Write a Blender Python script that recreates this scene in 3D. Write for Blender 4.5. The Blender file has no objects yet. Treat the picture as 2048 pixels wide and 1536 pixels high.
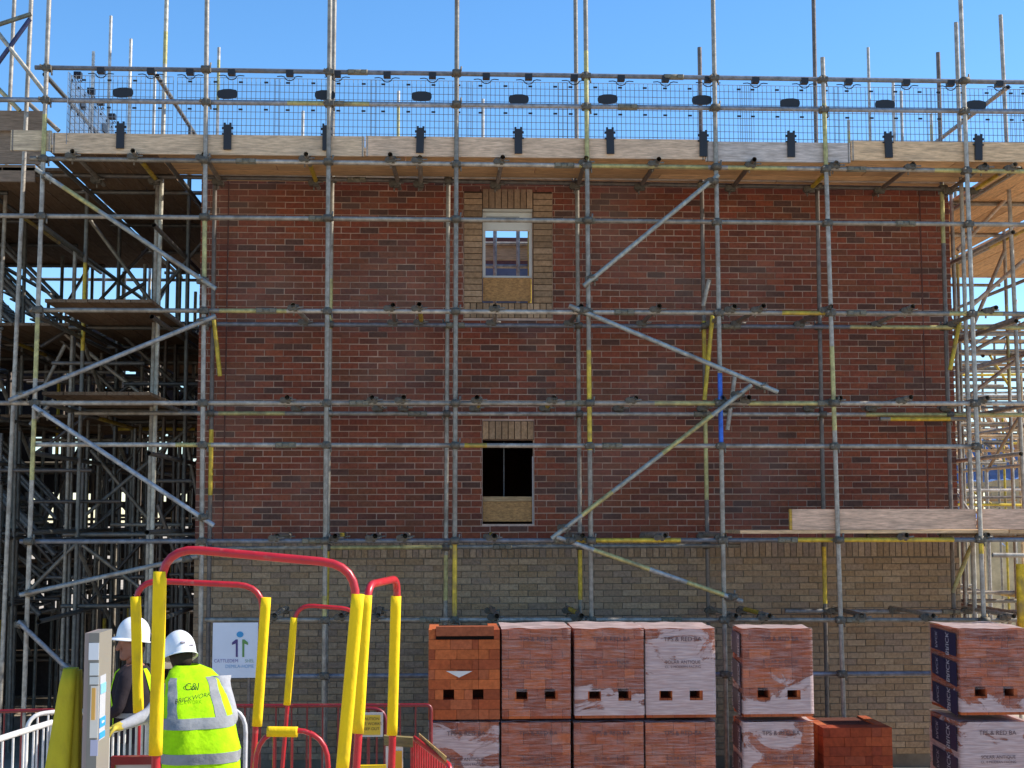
import bpy, math, random
from mathutils import Vector, Matrix, noise
random.seed(7)
R = random.Random(11)
D = bpy.data
SC = bpy.context.scene
COL = SC.collection

# ------------------------------------------------------------------ camera
FPX, PP = 2840.0, (1024.0, 768.0)
ZC = 2.95
PITCH, YAW, ROLL = math.atan(269 / FPX), math.radians(2.77), 0.0016
CAM = Vector((0, 0, ZC))
_f = Vector((math.sin(YAW) * math.cos(PITCH), math.cos(YAW) * math.cos(PITCH), math.sin(PITCH)))
_r = Vector((math.cos(YAW), -math.sin(YAW), 0))
_u = _r.cross(_f)
RT = _r * math.cos(ROLL) - _u * math.sin(ROLL)
UP = _u * math.cos(ROLL) + _r * math.sin(ROLL)
cam = D.objects.new('camera', D.cameras.new('camera'))
COL.objects.link(cam)
cam.data.sensor_width = 36
cam.data.lens = FPX / 2048 * 36
cam.data.clip_start = 0.1
cam.data.clip_end = 3000
m = Matrix((RT, UP, -_f)).transposed().to_4x4()
m.translation = CAM
cam.matrix_world = m
SC.camera = cam
SC.render.resolution_x, SC.render.resolution_y = 1024, 768

# ------------------------------------------------------------------ sky, sun, exposure
SUN_EL, SUN_AZ = math.radians(40), math.radians(4)      # azimuth measured from +X towards +Y
sd = Vector((math.cos(SUN_EL) * math.cos(SUN_AZ), math.cos(SUN_EL) * math.sin(SUN_AZ), math.sin(SUN_EL)))
W = D.worlds.new('World')
SC.world = W
W.use_nodes = True
nt = W.node_tree
nt.nodes.clear()
out = nt.nodes.new('ShaderNodeOutputWorld')
bg = nt.nodes.new('ShaderNodeBackground')
sky = nt.nodes.new('ShaderNodeTexSky')
sky.sky_type = 'NISHITA'
sky.sun_disc = False
sky.sun_elevation = SUN_EL
sky.sun_rotation = math.pi / 2 - SUN_AZ
sky.altitude = 0
sky.air_density = 1.0
sky.dust_density = 0.15
sky.ozone_density = 4.0
hsv = nt.nodes.new('ShaderNodeHueSaturation')
hsv.inputs['Saturation'].default_value = 1.2
nt.links.new(sky.outputs[0], hsv.inputs['Color'])
nt.links.new(hsv.outputs[0], bg.inputs[0])
bg.inputs[1].default_value = 0.15
nt.links.new(bg.outputs[0], out.inputs[0])
sun = D.objects.new('sun', D.lights.new('sun', 'SUN'))
COL.objects.link(sun)
sun.data.energy = 5.0
sun.data.angle = math.radians(0.53)
sun.data.color = (1.0, 0.93, 0.82)
sun.rotation_euler = (-sd).to_track_quat('-Z', 'Y').to_euler()
sun.location = (20, 5, 20)
SC.view_settings.view_transform = 'Standard'
SC.view_settings.look = 'None'
SC.view_settings.exposure = 0.63
SC.view_settings.gamma = 1.0


def px(u, v, Y):
    """point of the vertical plane y = Y that shows at photograph pixel (u, v)"""
    d = _f + RT * ((u - PP[0]) / FPX) - UP * ((v - PP[1]) / FPX)
    return CAM + d * (Y / d.y)


# ------------------------------------------------------------------ materials
def mat(name, base=None, rough=0.8, metal=0.0, spec=0.5, noise_amt=0.25, noise_scale=8.0, stretch=(1, 1, 1),
        bump=0.0, bump_scale=40.0, big=0.0, use_col=True, coat=0.0, big_col=(0.30, 0.235, 0.20), big_scale=0.9, big_lo=0.45, big_hi=0.75):
    M = D.materials.new(name)
    M.use_nodes = True
    n, l = M.node_tree.nodes, M.node_tree.links
    b = n['Principled BSDF']
    b.inputs['Roughness'].default_value = rough
    b.inputs['Metallic'].default_value = metal
    b.inputs['Specular IOR Level'].default_value = spec
    b.inputs['Coat Weight'].default_value = coat
    geo = n.new('ShaderNodeNewGeometry')
    mp = n.new('ShaderNodeMapping')
    mp.inputs['Scale'].default_value = stretch
    l.new(geo.outputs['Position'], mp.inputs['Vector'])
    tx = n.new('ShaderNodeTexNoise')
    tx.inputs['Scale'].default_value = noise_scale
    tx.inputs['Detail'].default_value = 6
    tx.inputs['Roughness'].default_value = 0.65
    l.new(mp.outputs[0], tx.inputs['Vector'])
    mr = n.new('ShaderNodeMapRange')
    mr.inputs['From Min'].default_value = 0.25
    mr.inputs['From Max'].default_value = 0.75
    mr.inputs['To Min'].default_value = 1 - noise_amt
    mr.inputs['To Max'].default_value = 1 + noise_amt
    l.new(tx.outputs[0], mr.inputs[0])
    mix = n.new('ShaderNodeMixRGB')
    mix.blend_type = 'MULTIPLY'
    mix.inputs[0].default_value = 1
    if use_col:
        at = n.new('ShaderNodeAttribute')
        at.attribute_name = 'Col'
        l.new(at.outputs['Color'], mix.inputs[1])
    else:
        mix.inputs[1].default_value = (*base, 1)
    l.new(mr.outputs[0], mix.inputs[2])
    src = mix.outputs[0]
    if big:
        t3 = n.new('ShaderNodeTexNoise')
        t3.inputs['Scale'].default_value = big_scale
        t3.inputs['Detail'].default_value = 4
        l.new((geo.outputs['Position'] if big_scale < 2 else mp.outputs[0]), t3.inputs['Vector'])
        m3 = n.new('ShaderNodeMapRange')
        m3.inputs['From Min'].default_value = big_lo
        m3.inputs['From Max'].default_value = big_hi
        m3.inputs['To Max'].default_value = big
        l.new(t3.outputs[0], m3.inputs[0])
        mx = n.new('ShaderNodeMixRGB')
        mx.inputs[2].default_value = (*big_col, 1)
        l.new(m3.outputs[0], mx.inputs[0])
        l.new(src, mx.inputs[1])
        src = mx.outputs[0]
    l.new(src, b.inputs['Base Color'])
    if bump:
        t2 = n.new('ShaderNodeTexNoise')
        t2.inputs['Scale'].default_value = bump_scale
        t2.inputs['Detail'].default_value = 5
        l.new(mp.outputs[0], t2.inputs['Vector'])
        bp = n.new('ShaderNodeBump')
        bp.inputs['Strength'].default_value = bump
        bp.inputs['Distance'].default_value = 0.01
        l.new(t2.outputs[0], bp.inputs['Height'])
        l.new(bp.outputs[0], b.inputs['Normal'])
    return M


M_BRICK = mat('brick', rough=0.9, spec=0.25, noise_amt=0.38, noise_scale=26, big=0.26, bump=0.5, bump_scale=130)
M_PBRICK = mat('pack_brick', rough=0.9, spec=0.2, noise_amt=0.3, noise_scale=24, bump=0.4, bump_scale=130)
M_MORTAR = mat('mortar', rough=0.95, spec=0.1, noise_amt=0.45, noise_scale=2.2, bump=0.5, bump_scale=160)
M_TUBE = mat('galvanised_tube', rough=0.5, metal=0.35, noise_amt=0.5, noise_scale=16, bump=0.2, bump_scale=60, big=0.75, big_col=(0.15, 0.11, 0.08), big_scale=5.0, big_lo=0.5, big_hi=0.75)
M_IRON = mat('coupler_iron', rough=0.7, metal=0.4, noise_amt=0.4, noise_scale=40, bump=0.3)
M_WOODX = mat('board_wood', rough=0.85, spec=0.2, noise_amt=0.45, noise_scale=9, stretch=(0.8, 7, 7), bump=0.3, bump_scale=20, big=0.7, big_col=(0.22, 0.17, 0.125), big_scale=3.2, big_lo=0.5, big_hi=0.85)
M_WOODY = mat('board_wood_return', rough=0.85, spec=0.2, noise_amt=0.45, noise_scale=9, stretch=(7, 0.8, 7), bump=0.3, bump_scale=20, big=0.7, big_col=(0.22, 0.17, 0.125), big_scale=3.2, big_lo=0.5, big_hi=0.85)
M_PLASTIC = mat('black_plastic', rough=0.5, noise_amt=0.15)
M_PAINT = mat('gloss_paint', rough=0.36, noise_amt=0.2, noise_scale=14, coat=0.1, bump=0.1, big=0.5, big_col=(0.30, 0.20, 0.15), big_scale=18.0, big_lo=0.6, big_hi=0.8)
M_HAT = mat('helmet_shell', rough=0.3, noise_amt=0.08, noise_scale=20, big=0.35, big_col=(0.4, 0.38, 0.34), big_scale=20.0, big_lo=0.55, big_hi=0.8)
M_FOAM = mat('foam_sleeve', rough=0.75, spec=0.25, noise_amt=0.14, noise_scale=7, stretch=(1, 1, 0.5), bump=0.45, bump_scale=35, big=0.6, big_col=(0.36, 0.22, 0.03), big_scale=9.0, big_lo=0.55, big_hi=0.8)
M_CLOTH = mat('cloth', rough=0.85, spec=0.2, noise_amt=0.2, noise_scale=14, bump=0.9, bump_scale=14)
M_SKIN = mat('skin', rough=0.6, noise_amt=0.12, noise_scale=30)
M_SIGN = mat('sign_sheet', rough=0.45, noise_amt=0.05, noise_scale=3)
M_OSB = mat('chipped_board', rough=0.8, noise_amt=0.55, noise_scale=26, stretch=(1, 1, 2.2), bump=0.2)
M_GROUND = mat('bare_ground', (0.44, 0.37, 0.285), use_col=False, rough=0.95, spec=0.1, noise_amt=0.35, noise_scale=0.9, bump=0.8, bump_scale=9)
M_TARP = mat('tarpaulin', rough=0.4, noise_amt=0.3, noise_scale=3, bump=0.7, bump_scale=5)


def wrap_material(name, lo, seed, zmid=0.0, zk=0.0):
    """clear stretch film with milky wrinkled patches"""
    M = D.materials.new(name)
    M.use_nodes = True
    n, l = M.node_tree.nodes, M.node_tree.links
    n.clear()
    o = n.new('ShaderNodeOutputMaterial')
    geo = n.new('ShaderNodeNewGeometry')
    mp = n.new('ShaderNodeMapping')
    mp.inputs['Location'].default_value = (seed * 3.7, seed * 1.3, seed * 2.1)
    mp.inputs['Scale'].default_value = (1.0, 1.0, 1.5)
    l.new(geo.outputs['Position'], mp.inputs['Vector'])
    a = n.new('ShaderNodeTexNoise')
    a.inputs['Scale'].default_value = 2.3
    a.inputs['Detail'].default_value = 7
    a.inputs['Roughness'].default_value = 0.6
    a.inputs['Distortion'].default_value = 0.6
    l.new(mp.outputs[0], a.inputs['Vector'])
    sx = n.new('ShaderNodeSeparateXYZ')
    l.new(geo.outputs['Position'], sx.inputs[0])
    zz_ = n.new('ShaderNodeMath')
    zz_.operation = 'MULTIPLY_ADD'           # more milky overlaps low on the pack, where the film is wound double
    zz_.inputs[1].default_value = -zk
    zz_.inputs[2].default_value = zmid * zk
    l.new(sx.outputs['Z'], zz_.inputs[0])
    ad = n.new('ShaderNodeMath')
    l.new(a.outputs[0], ad.inputs[0])
    l.new(zz_.outputs[0], ad.inputs[1])
    ramp = n.new('ShaderNodeMapRange')
    ramp.inputs['From Min'].default_value = lo
    ramp.inputs['From Max'].default_value = lo + 0.045
    l.new(ad.outputs[0], ramp.inputs[0])
    mp2 = n.new('ShaderNodeMapping')
    mp2.inputs['Scale'].default_value = (2.0, 2.0, 26.0)
    mp2.inputs['Rotation'].default_value = (0, 0.1 * ((seed * 37) % 5 - 2), 0)
    l.new(geo.outputs['Position'], mp2.inputs['Vector'])
    s = n.new('ShaderNodeTexNoise')
    s.inputs['Scale'].default_value = 2.5
    s.inputs['Detail'].default_value = 5
    l.new(mp2.outputs[0], s.inputs['Vector'])
    st = n.new('ShaderNodeMapRange')
    st.inputs['From Min'].default_value = 0.42
    st.inputs['From Max'].default_value = 0.72
    st.inputs['To Min'].default_value = 0.05
    st.inputs['To Max'].default_value = 0.40
    l.new(s.outputs[0], st.inputs[0])
    mx = n.new('ShaderNodeMath')
    mx.operation = 'MULTIPLY_ADD'
    mx.inputs[1].default_value = 0.56
    l.new(ramp.outputs[0], mx.inputs[0])
    l.new(st.outputs[0], mx.inputs[2])
    cl = n.new('ShaderNodeMath')
    cl.operation = 'MINIMUM'
    cl.inputs[1].default_value = 0.9
    l.new(mx.outputs[0], cl.inputs[0])
    bp = n.new('ShaderNodeBump')
    bp.inputs['Strength'].default_value = 0.5
    bp.inputs['Distance'].default_value = 0.012
    l.new(s.outputs[0], bp.inputs['Height'])
    pr = n.new('ShaderNodeBsdfPrincipled')
    pr.inputs['Base Color'].default_value = (0.58, 0.44, 0.43, 1)
    pr.inputs['Roughness'].default_value = 0.35
    l.new(bp.outputs[0], pr.inputs['Normal'])
    tr = n.new('ShaderNodeBsdfTransparent')
    tr.inputs[0].default_value = (0.96, 0.96, 0.96, 1)
    ms = n.new('ShaderNodeMixShader')
    l.new(cl.outputs[0], ms.inputs[0])
    l.new(tr.outputs[0], ms.inputs[1])
    l.new(pr.outputs[0], ms.inputs[2])
    l.new(ms.outputs[0], o.inputs[0])
    return M


M_GLASS = D.materials.new('window_glass')
M_GLASS.use_nodes = True
_n = M_GLASS.node_tree.nodes
_n.clear()
_o = _n.new('ShaderNodeOutputMaterial')
_t = _n.new('ShaderNodeBsdfTransparent')
_g = _n.new('ShaderNodeBsdfGlossy')
_g.inputs['Roughness'].default_value = 0.05
_ms = _n.new('ShaderNodeMixShader')
_ms.inputs[0].default_value = 0.08
M_GLASS.node_tree.links.new(_t.outputs[0], _ms.inputs[1])
M_GLASS.node_tree.links.new(_g.outputs[0], _ms.inputs[2])
M_GLASS.node_tree.links.new(_ms.outputs[0], _o.inputs[0])


# ------------------------------------------------------------------ mesh helpers
class MB:
    """collects coloured shapes in world coordinates; build() links them as one mesh object"""

    def __init__(s):
        s.v, s.f, s.c, s.sm = [], [], [], []

    def face(s, idx, c, smooth=False):
        s.f.append(tuple(idx))
        s.c.append(c)
        s.sm.append(smooth)

    def box(s, a, b, c, skip=''):
        x0, y0, z0 = a
        x1, y1, z1 = b
        k = len(s.v)
        s.v += [(x0, y0, z0), (x1, y0, z0), (x1, y1, z0), (x0, y1, z0), (x0, y0, z1), (x1, y0, z1), (x1, y1, z1), (x0, y1, z1)]
        for nm, q in (('b', (0, 3, 2, 1)), ('t', (4, 5, 6, 7)), ('f', (0, 1, 5, 4)), ('r', (1, 2, 6, 5)), ('k', (2, 3, 7, 6)), ('l', (3, 0, 4, 7))):
            if nm not in skip:
                s.face([k + i for i in q], c)
        return s

    def obox(s, cen, ax, ay, az, c):
        """oriented box: centre and three half-axis vectors"""
        cen, ax, ay, az = map(Vector, (cen, ax, ay, az))
        k = len(s.v)
        for dz in (-1, 1):
            for dx, dy in ((-1, -1), (1, -1), (1, 1), (-1, 1)):
                s.v.append(tuple(cen + ax * dx + ay * dy + az * dz))
        for q in ((0, 3, 2, 1), (4, 5, 6, 7), (0, 1, 5, 4), (1, 2, 6, 5), (2, 3, 7, 6), (3, 0, 4, 7)):
            s.face([k + i for i in q], c)
        return s

    def sweep(s, pts, r, c, n=10, caps=False, rads=None, cols=None):
        pts = [Vector(p) for p in pts]
        rings = []
        prev = None
        for i, p in enumerate(pts):
            t = ((pts[min(i + 1, len(pts) - 1)] - pts[max(i - 1, 0)])).normalized()
            if prev is None:
                a = Vector((0, 0, 1)) if abs(t.z) < 0.9 else Vector((0, 1, 0))
                e1 = t.cross(a).normalized()
            else:
                e1 = (prev - t * prev.dot(t)).normalized()
            prev = e1
            e2 = t.cross(e1)
            rr = rads[i] if rads else r
            k = len(s.v)
            for j in range(n):
                an = 2 * math.pi * j / n
                s.v.append(tuple(p + (e1 * math.cos(an) + e2 * math.sin(an)) * rr))
            rings.append(k)
        for i in range(len(rings) - 1):
            cc = cols[i] if cols else c
            for j in range(n):
                a, b = rings[i] + j, rings[i] + (j + 1) % n
                a2, b2 = rings[i + 1] + j, rings[i + 1] + (j + 1) % n
                s.face((a, b, b2, a2), cc, True)
        if caps:
            s.face([rings[0] + j for j in range(n)][::-1], c)
            s.face([rings[-1] + j for j in range(n)], c)
        return s

    def loft(s, rings, c, cols=None, cap0=False, cap1=False, smooth=True):
        """rings: equal-length lists of points, closed around"""
        ks = []
        for rg in rings:
            ks.append(len(s.v))
            s.v += [tuple(p) for p in rg]
        n = len(rings[0])
        for i in range(len(rings) - 1):
            for j in range(n):
                cc = cols[i] if cols else c
                s.face((ks[i] + j, ks[i] + (j + 1) % n, ks[i + 1] + (j + 1) % n, ks[i + 1] + j), cc, smooth)
        if cap0:
            s.face([ks[0] + j for j in range(n)][::-1], c)
        if cap1:
            s.face([ks[-1] + j for j in range(n)], c)
        return s

    def mesh(s, name, off=(0, 0, 0)):
        me = D.meshes.new(name)
        ox, oy, oz = off
        me.from_pydata([(x - ox, y - oy, z - oz) for x, y, z in s.v], [], s.f)
        at = me.color_attributes.new('Col', 'FLOAT_COLOR', 'CORNER')
        buf = []
        for f, c in zip(s.f, s.c):
            buf += [c[0], c[1], c[2], 1.0] * len(f)
        at.data.foreach_set('color', buf)
        me.polygons.foreach_set('use_smooth', s.sm)
        me.update()
        return me

    def build(s, name, M, parent=None, **tags):
        off = root_loc(parent)
        o = D.objects.new(name, s.mesh(name, off))
        o.data.materials.append(M)
        link(o, parent)
        tag(o, **tags)
        return o


ROOT = {}


def root_loc(o):
    while o is not None and o.parent is not None:
        o = o.parent
    return ROOT.get(o.name, Vector((0, 0, 0))) if o is not None else (0, 0, 0)


def link(o, parent):
    COL.objects.link(o)
    if parent is not None:
        o.parent = parent


def tag(o, label=None, cat=None, group=None, kind=None):
    if label:
        o['label'] = label
    if cat:
        o['category'] = cat
    if group:
        o['group'] = group
    if kind:
        o['kind'] = kind


def thing(name, loc, label, cat, group=None):
    o = D.objects.new(name, None)
    o.empty_display_size = 0.2
    o.location = loc
    COL.objects.link(o)
    ROOT[o.name] = Vector(loc)
    tag(o, label, cat, group)
    return o


def place(name, me, M, parent, loc, rot=None):
    """a part that shares mesh data"""
    o = D.objects.new(name, me)
    if not me.materials:
        me.materials.append(M)
    link(o, parent)
    o.location = Vector(loc) - Vector(root_loc(parent))
    if rot is not None:
        o.rotation_euler = rot
    return o


def vary(c, a, rnd=R):
    k = 1 + rnd.uniform(-a, a)
    return (c[0] * k, c[1] * k, c[2] * k)


def text_part(name, body, size, M, parent, origin, xdir, ydir, col, align='CENTER', depth=0.0):
    cu = D.curves.new(name, 'FONT')
    cu.body = body
    cu.size = size
    cu.align_x = align
    cu.align_y = 'CENTER'
    tmp = D.objects.new(name, cu)
    COL.objects.link(tmp)
    dg = bpy.context.evaluated_depsgraph_get()
    me = D.meshes.new_from_object(tmp.evaluated_get(dg))
    D.objects.remove(tmp)
    b = MB()
    xd, yd, og = Vector(xdir), Vector(ydir), Vector(origin)
    b.v = [tuple(og + xd * v.co.x + yd * v.co.y) for v in me.vertices]
    for p in me.polygons:
        b.face(p.vertices, col)
    return b.build(name, M, parent)


# tube palette
GAL = (0.275, 0.245, 0.20)
GAL2 = (0.37, 0.33, 0.275)
RUST = (0.17, 0.14, 0.12)
YEL = (0.55, 0.39, 0.04)
OLIVE = (0.42, 0.37, 0.15)
BLUE = (0.03, 0.12, 0.5)
TR = 0.0262


def tube(parent, name, p0, p1, base=None, paint=(), r=TR, n=10, M=None):
    """scaffold tube with painted lengths [(t0, t1, colour)]"""
    p0, p1 = Vector(p0), Vector(p1)
    base = base or vary(R.choice((GAL, GAL, GAL2)), 0.18)
    cuts = sorted({0.0, 1.0, *[max(0, min(1, t)) for a in paint for t in a[:2]]})
    cols = []
    for a, b in zip(cuts[:-1], cuts[1:]):
        c = base
        for t0, t1, pc in paint:
            if t0 <= (a + b) / 2 <= t1:
                c = pc
        cols.append(c)
    b = MB().sweep([p0.lerp(p1, t) for t in cuts], r, base, n=n, cols=cols)
    return b.build(name, M or M_TUBE, parent)


def coupler_mesh():
    b = MB()
    c = (0.13, 0.115, 0.09)
    b.sweep([(0, 0, -0.04), (0, 0, 0.04)], 0.036, c, n=8, caps=True)
    b.sweep([(-0.042, 0.058, 0), (0.042, 0.058, 0)], 0.036, c, n=8, caps=True)
    b.box((-0.05, -0.03, -0.026), (0.05, 0.07, 0.026), c)
    b.sweep([(-0.062, -0.02, 0.0), (-0.045, -0.085, 0.006)], 0.010, (0.2, 0.18, 0.15), n=6, caps=True)
    b.sweep([(0.045, 0.03, -0.02), (0.052, 0.03, -0.075)], 0.010, (0.2, 0.18, 0.15), n=6, caps=True)
    return b.mesh('coupler')


def sleeve_mesh():
    b = MB()
    c = (0.2, 0.18, 0.13)
    b.sweep([(-0.11, 0, 0), (0.11, 0, 0)], 0.034, c, n=8, caps=True)
    b.box((-0.1, -0.045, -0.02), (-0.04, -0.02, 0.02), c)
    b.box((0.04, -0.045, -0.02), (0.1, -0.02, 0.02), c)
    return b.mesh('sleeve_coupler')


ME_COUP = coupler_mesh()
ME_SLEEVE = sleeve_mesh()
ME_COUP_Y = None


def coupler(parent, p, rz=0.0, flip=False):
    rx = math.pi / 2 * R.choice((0, 0, 2))
    place('coupler', ME_COUP, M_IRON, parent, p, (rx if not flip else 0, 0, rz))


def board(parent, name, a, b, c, M=M_WOODX):
    """a scaffold board: timber box with clipped ends and steel end bands"""
    mb = MB()
    mb.box(a, b, c)
    return mb.build(name, M, parent)


# ================================================================== THE SETTING
def gz(y):
    """ground height: the yard in front stands a little higher than the strip by the building"""
    t = max(0.0, min(1.0, (y - 11.9) / 2.0))
    return 0.45 * (1 - t * t * (3 - 2 * t))


b = MB()
xs = [-900, -200, -60, -25] + [i * 1.0 for i in range(-15, 16)] + [25, 60, 200, 900]
ys = [-900, -200, -60, -20, -5] + [i * 0.5 for i in range(0, 50)] + [30, 45, 80, 250, 1200]
for y in ys:
    for x in xs:
        b.v.append((x, y, gz(y) + (0.03 * noise.noise(Vector((x, y, 0)) * 0.8) if abs(x) < 20 and 0 <= y < 25 else 0)))
nx = len(xs)
for j in range(len(ys) - 1):
    for i in range(nx - 1):
        b.face((j * nx + i, j * nx + i + 1, (j + 1) * nx + i + 1, (j + 1) * nx + i), (0.3, 0.24, 0.18), True)
b.build('ground', M_GROUND, kind='structure')

# ================================================================== THE BRICK HOUSE
YW = 17.0
XL, XR = px(397, 700, YW).x, px(1906, 700, YW).x
YB = 22.3
ZTOP = ZC + 4.42
ZRED = px(1024, 1077, YW).z
house = thing('brick_house', (0.5 * (XL + XR), YW, 0), 'roofless red brick house with grey brick base behind the scaffold', 'house')


def rect(u0, v0, u1, v1, Y=YW):
    a, c = px(u0, v0, Y), px(u1, v1, Y)
    return [a.x, c.z, c.x, a.z]          # x0, z0, x1, z1


UW = rect(965, 417, 1066, 606)           # upper opening
LW = rect(965, 879, 1068, 1048)          # lower opening
SUR = [rect(928, 380, 965, 606)[0], px(1024, 636, YW).z, rect(965, 380, 1105, 606)[2], px(1024, 379, YW).z]
LSOL = [LW[0], LW[3], LW[2], LW[3] + 0.225]
# mortar slab with the two openings left free
MORT, MORT_G = (0.50, 0.345, 0.265), (0.20, 0.16, 0.115)


def slab(z0, z1, holes, col, name):
    mb = MB()
    cuts = sorted({z0, z1, *[z for h in holes for z in (h[1], h[3]) if z0 < z < z1]})
    for za, zb in zip(cuts[:-1], cuts[1:]):
        zm = (za + zb) / 2
        x = XL
        for h in sorted([h for h in holes if h[1] < zm < h[3]]):
            mb.box((x, YW + 0.007, za), (h[0], YW + 0.21, zb), col)
            x = h[2]
        mb.box((x, YW + 0.007, za), (XR, YW + 0.21, zb), col)
    mb.build(name, M_MORTAR, house)


slab(ZRED, ZTOP, [UW, LW], MORT, 'red_wall')
slab(-0.1, ZRED, [], MORT_G, 'grey_wall')

RED = [(0.22, 0.058, 0.031), (0.205, 0.054, 0.03), (0.24, 0.066, 0.032), (0.19, 0.053, 0.029), (0.165, 0.058, 0.032), (0.105, 0.05, 0.036), (0.195, 0.062, 0.031), (0.225, 0.066, 0.036), (0.14, 0.048, 0.032)]
GREY = [(0.36, 0.245, 0.145), (0.325, 0.215, 0.125), (0.385, 0.27, 0.165), (0.335, 0.22, 0.12), (0.30, 0.21, 0.14)]
BUFF = [(0.35, 0.22, 0.125), (0.31, 0.195, 0.11), (0.38, 0.245, 0.145), (0.275, 0.17, 0.095)]
bricks = []                               # (x0, z0, x1, z1, colour, proud, own)


def cut(x0, x1, z0, z1, holes):
    seg = [(x0, x1)]
    for h in holes:
        if h[1] < (z0 + z1) / 2 < h[3]:
            ns = []
            for a, c in seg:
                if c <= h[0] or a >= h[2]:
                    ns.append((a, c))
                else:
                    if h[0] - a > 0.014:
                        ns.append((a, h[0] - 0.008))
                    if c - h[2] > 0.014:
                        ns.append((h[2] + 0.008, c))
            seg = ns
    return seg


def courses(z0, z1, pal, holes, lim=0.0):
    k = 0
    z = z0
    while z + 0.06 < z1:
        x = XL - (0.1125 if k % 2 else 0)
        while x < XR:
            a, c = max(x, XL), min(x + 0.215, XR)
            if c - a > 0.04:
                for s0, s1 in cut(a, c, z, z + 0.065, holes):
                    j = R.uniform(-0.002, 0.002)
                    bricks.append((s0 + R.uniform(-0.002, 0.002), z + j, s1 + R.uniform(-0.002, 0.002), z + 0.065 + j + R.uniform(-0.0015, 0.0015), vary(R.choice(pal), 0.11), R.uniform(0, 0.0025), 0))
            x += 0.225
        z += 0.075
        k += 1
    return z


courses(ZRED + 0.005, ZTOP, RED, [UW, LW, SUR, LSOL])
# soldier course at the head of the grey base, then grey stretchers down to the ground
x = XL
while x < XR - 0.05:
    bricks.append((x, ZRED - 0.222, x + 0.065, ZRED - 0.006, vary(R.choice(GREY), 0.14), R.uniform(0, 0.003), 1))
    x += 0.0755
courses(ZRED - 0.232 - 0.075 * 31, ZRED - 0.235, GREY, [])


def soldiers(x0, x1, z0, z1, pal, own=2, proud=0.008):
    n = max(1, round((x1 - x0) / 0.075))
    w = (x1 - x0) / n
    for i in range(n):
        bricks.append((x0 + i * w + 0.005, z0, x0 + (i + 1) * w - 0.005, z1, vary(R.choice(pal), 0.22), proud + R.uniform(0, 0.004), own))


soldiers(UW[0], UW[2], UW[3] + 0.005, SUR[3], BUFF)
soldiers(LW[0], LW[2], LW[3] + 0.005, LSOL[3] - 0.008, BUFF)
soldiers(SUR[0], SUR[2], SUR[1] + 0.004, UW[1] - 0.008, BUFF)
z = UW[1]
while z + 0.06 < SUR[3]:
    for a, c in ((SUR[0], UW[0] - 0.006), (UW[2] + 0.006, SUR[2])):
        bricks.append((a + 0.003, z + 0.003, c, z + 0.069, vary(R.choice(BUFF), 0.26), 0.008 + R.uniform(0, 0.004), 2))
    z += 0.0752
mb = MB()
for a_ in ((SUR[0], SUR[1], UW[0], SUR[3]), (UW[2], SUR[1], SUR[2], SUR[3]), (UW[0], SUR[1], UW[2], UW[1]), (UW[0], UW[3], UW[2], SUR[3]), (LSOL[0], LSOL[1], LSOL[2], LSOL[3])):
    MB().box((a_[0] + 0.0005, YW + 0.003, a_[1]), (a_[2] - 0.0005, YW + 0.0065, a_[3]), (0.07, 0.045, 0.03)).build('mortar_bed', M_MORTAR, house)
# the 300 bricks that show largest are objects of their own, the rest one mesh
own = [q for q in bricks if q[6] >= 1]
rest = [q for q in bricks if q[6] == 0]
rest.sort(key=lambda q: -((q[2] - q[0] > 0.2) * 10 - abs((q[0] + q[2]) / 2 - 0.8) - 0.6 * abs((q[1] + q[3]) / 2 - ZC - 1.2)))
while len(own) < 296:
    own.append(rest.pop(0))
YB0 = YW + 0.10
for x0, z0, x1, z1, c, pr, _ in own:
    MB().box((x0, YW - pr, z0), (x1, YB0, z1), c, 'k').build('brick', M_BRICK, house)
mb = MB()
for x0, z0, x1, z1, c, pr, _ in rest:
    mb.box((x0, YW - pr, z0), (x1, YW + 0.02, z1), c, 'k')
mb.build('brickwork', M_BRICK, house, kind='stuff')
# movement joints
for u in (452, 1848):
    xj = px(u, 700, YW).x
    MB().box((xj - 0.006, YW - 0.006, ZRED), (xj + 0.006, YW + 0.01, ZTOP - 0.02), (0.12, 0.06, 0.05)).build('movement_joint', M_MORTAR, house)
# side and rear walls, floors
for nm, a, c in (('side_wall', (XL, YW + 0.212, -0.1), (XL + 0.3, YB, ZTOP - 0.01)), ('side_wall', (XR - 0.3, YW + 0.212, -0.1), (XR, YB, ZTOP - 0.01)),
                 ('rear_wall', (XL + 0.302, YB - 0.3, -0.1), (XR - 0.302, YB - 0.002, ZTOP - 0.02))):
    mb = MB()
    mb.box(a, c, (0.16, 0.05, 0.036))
    mb.build(nm, M_BRICK, house)
mb = MB()
zf = UW[1] - 0.85
mb.box((XL + 0.302, YW + 0.213, zf - 0.22), (XR - 0.302, YB - 0.302, zf), (0.35, 0.28, 0.2))
mb.build('upper_floor', M_WOODX, house)
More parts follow.
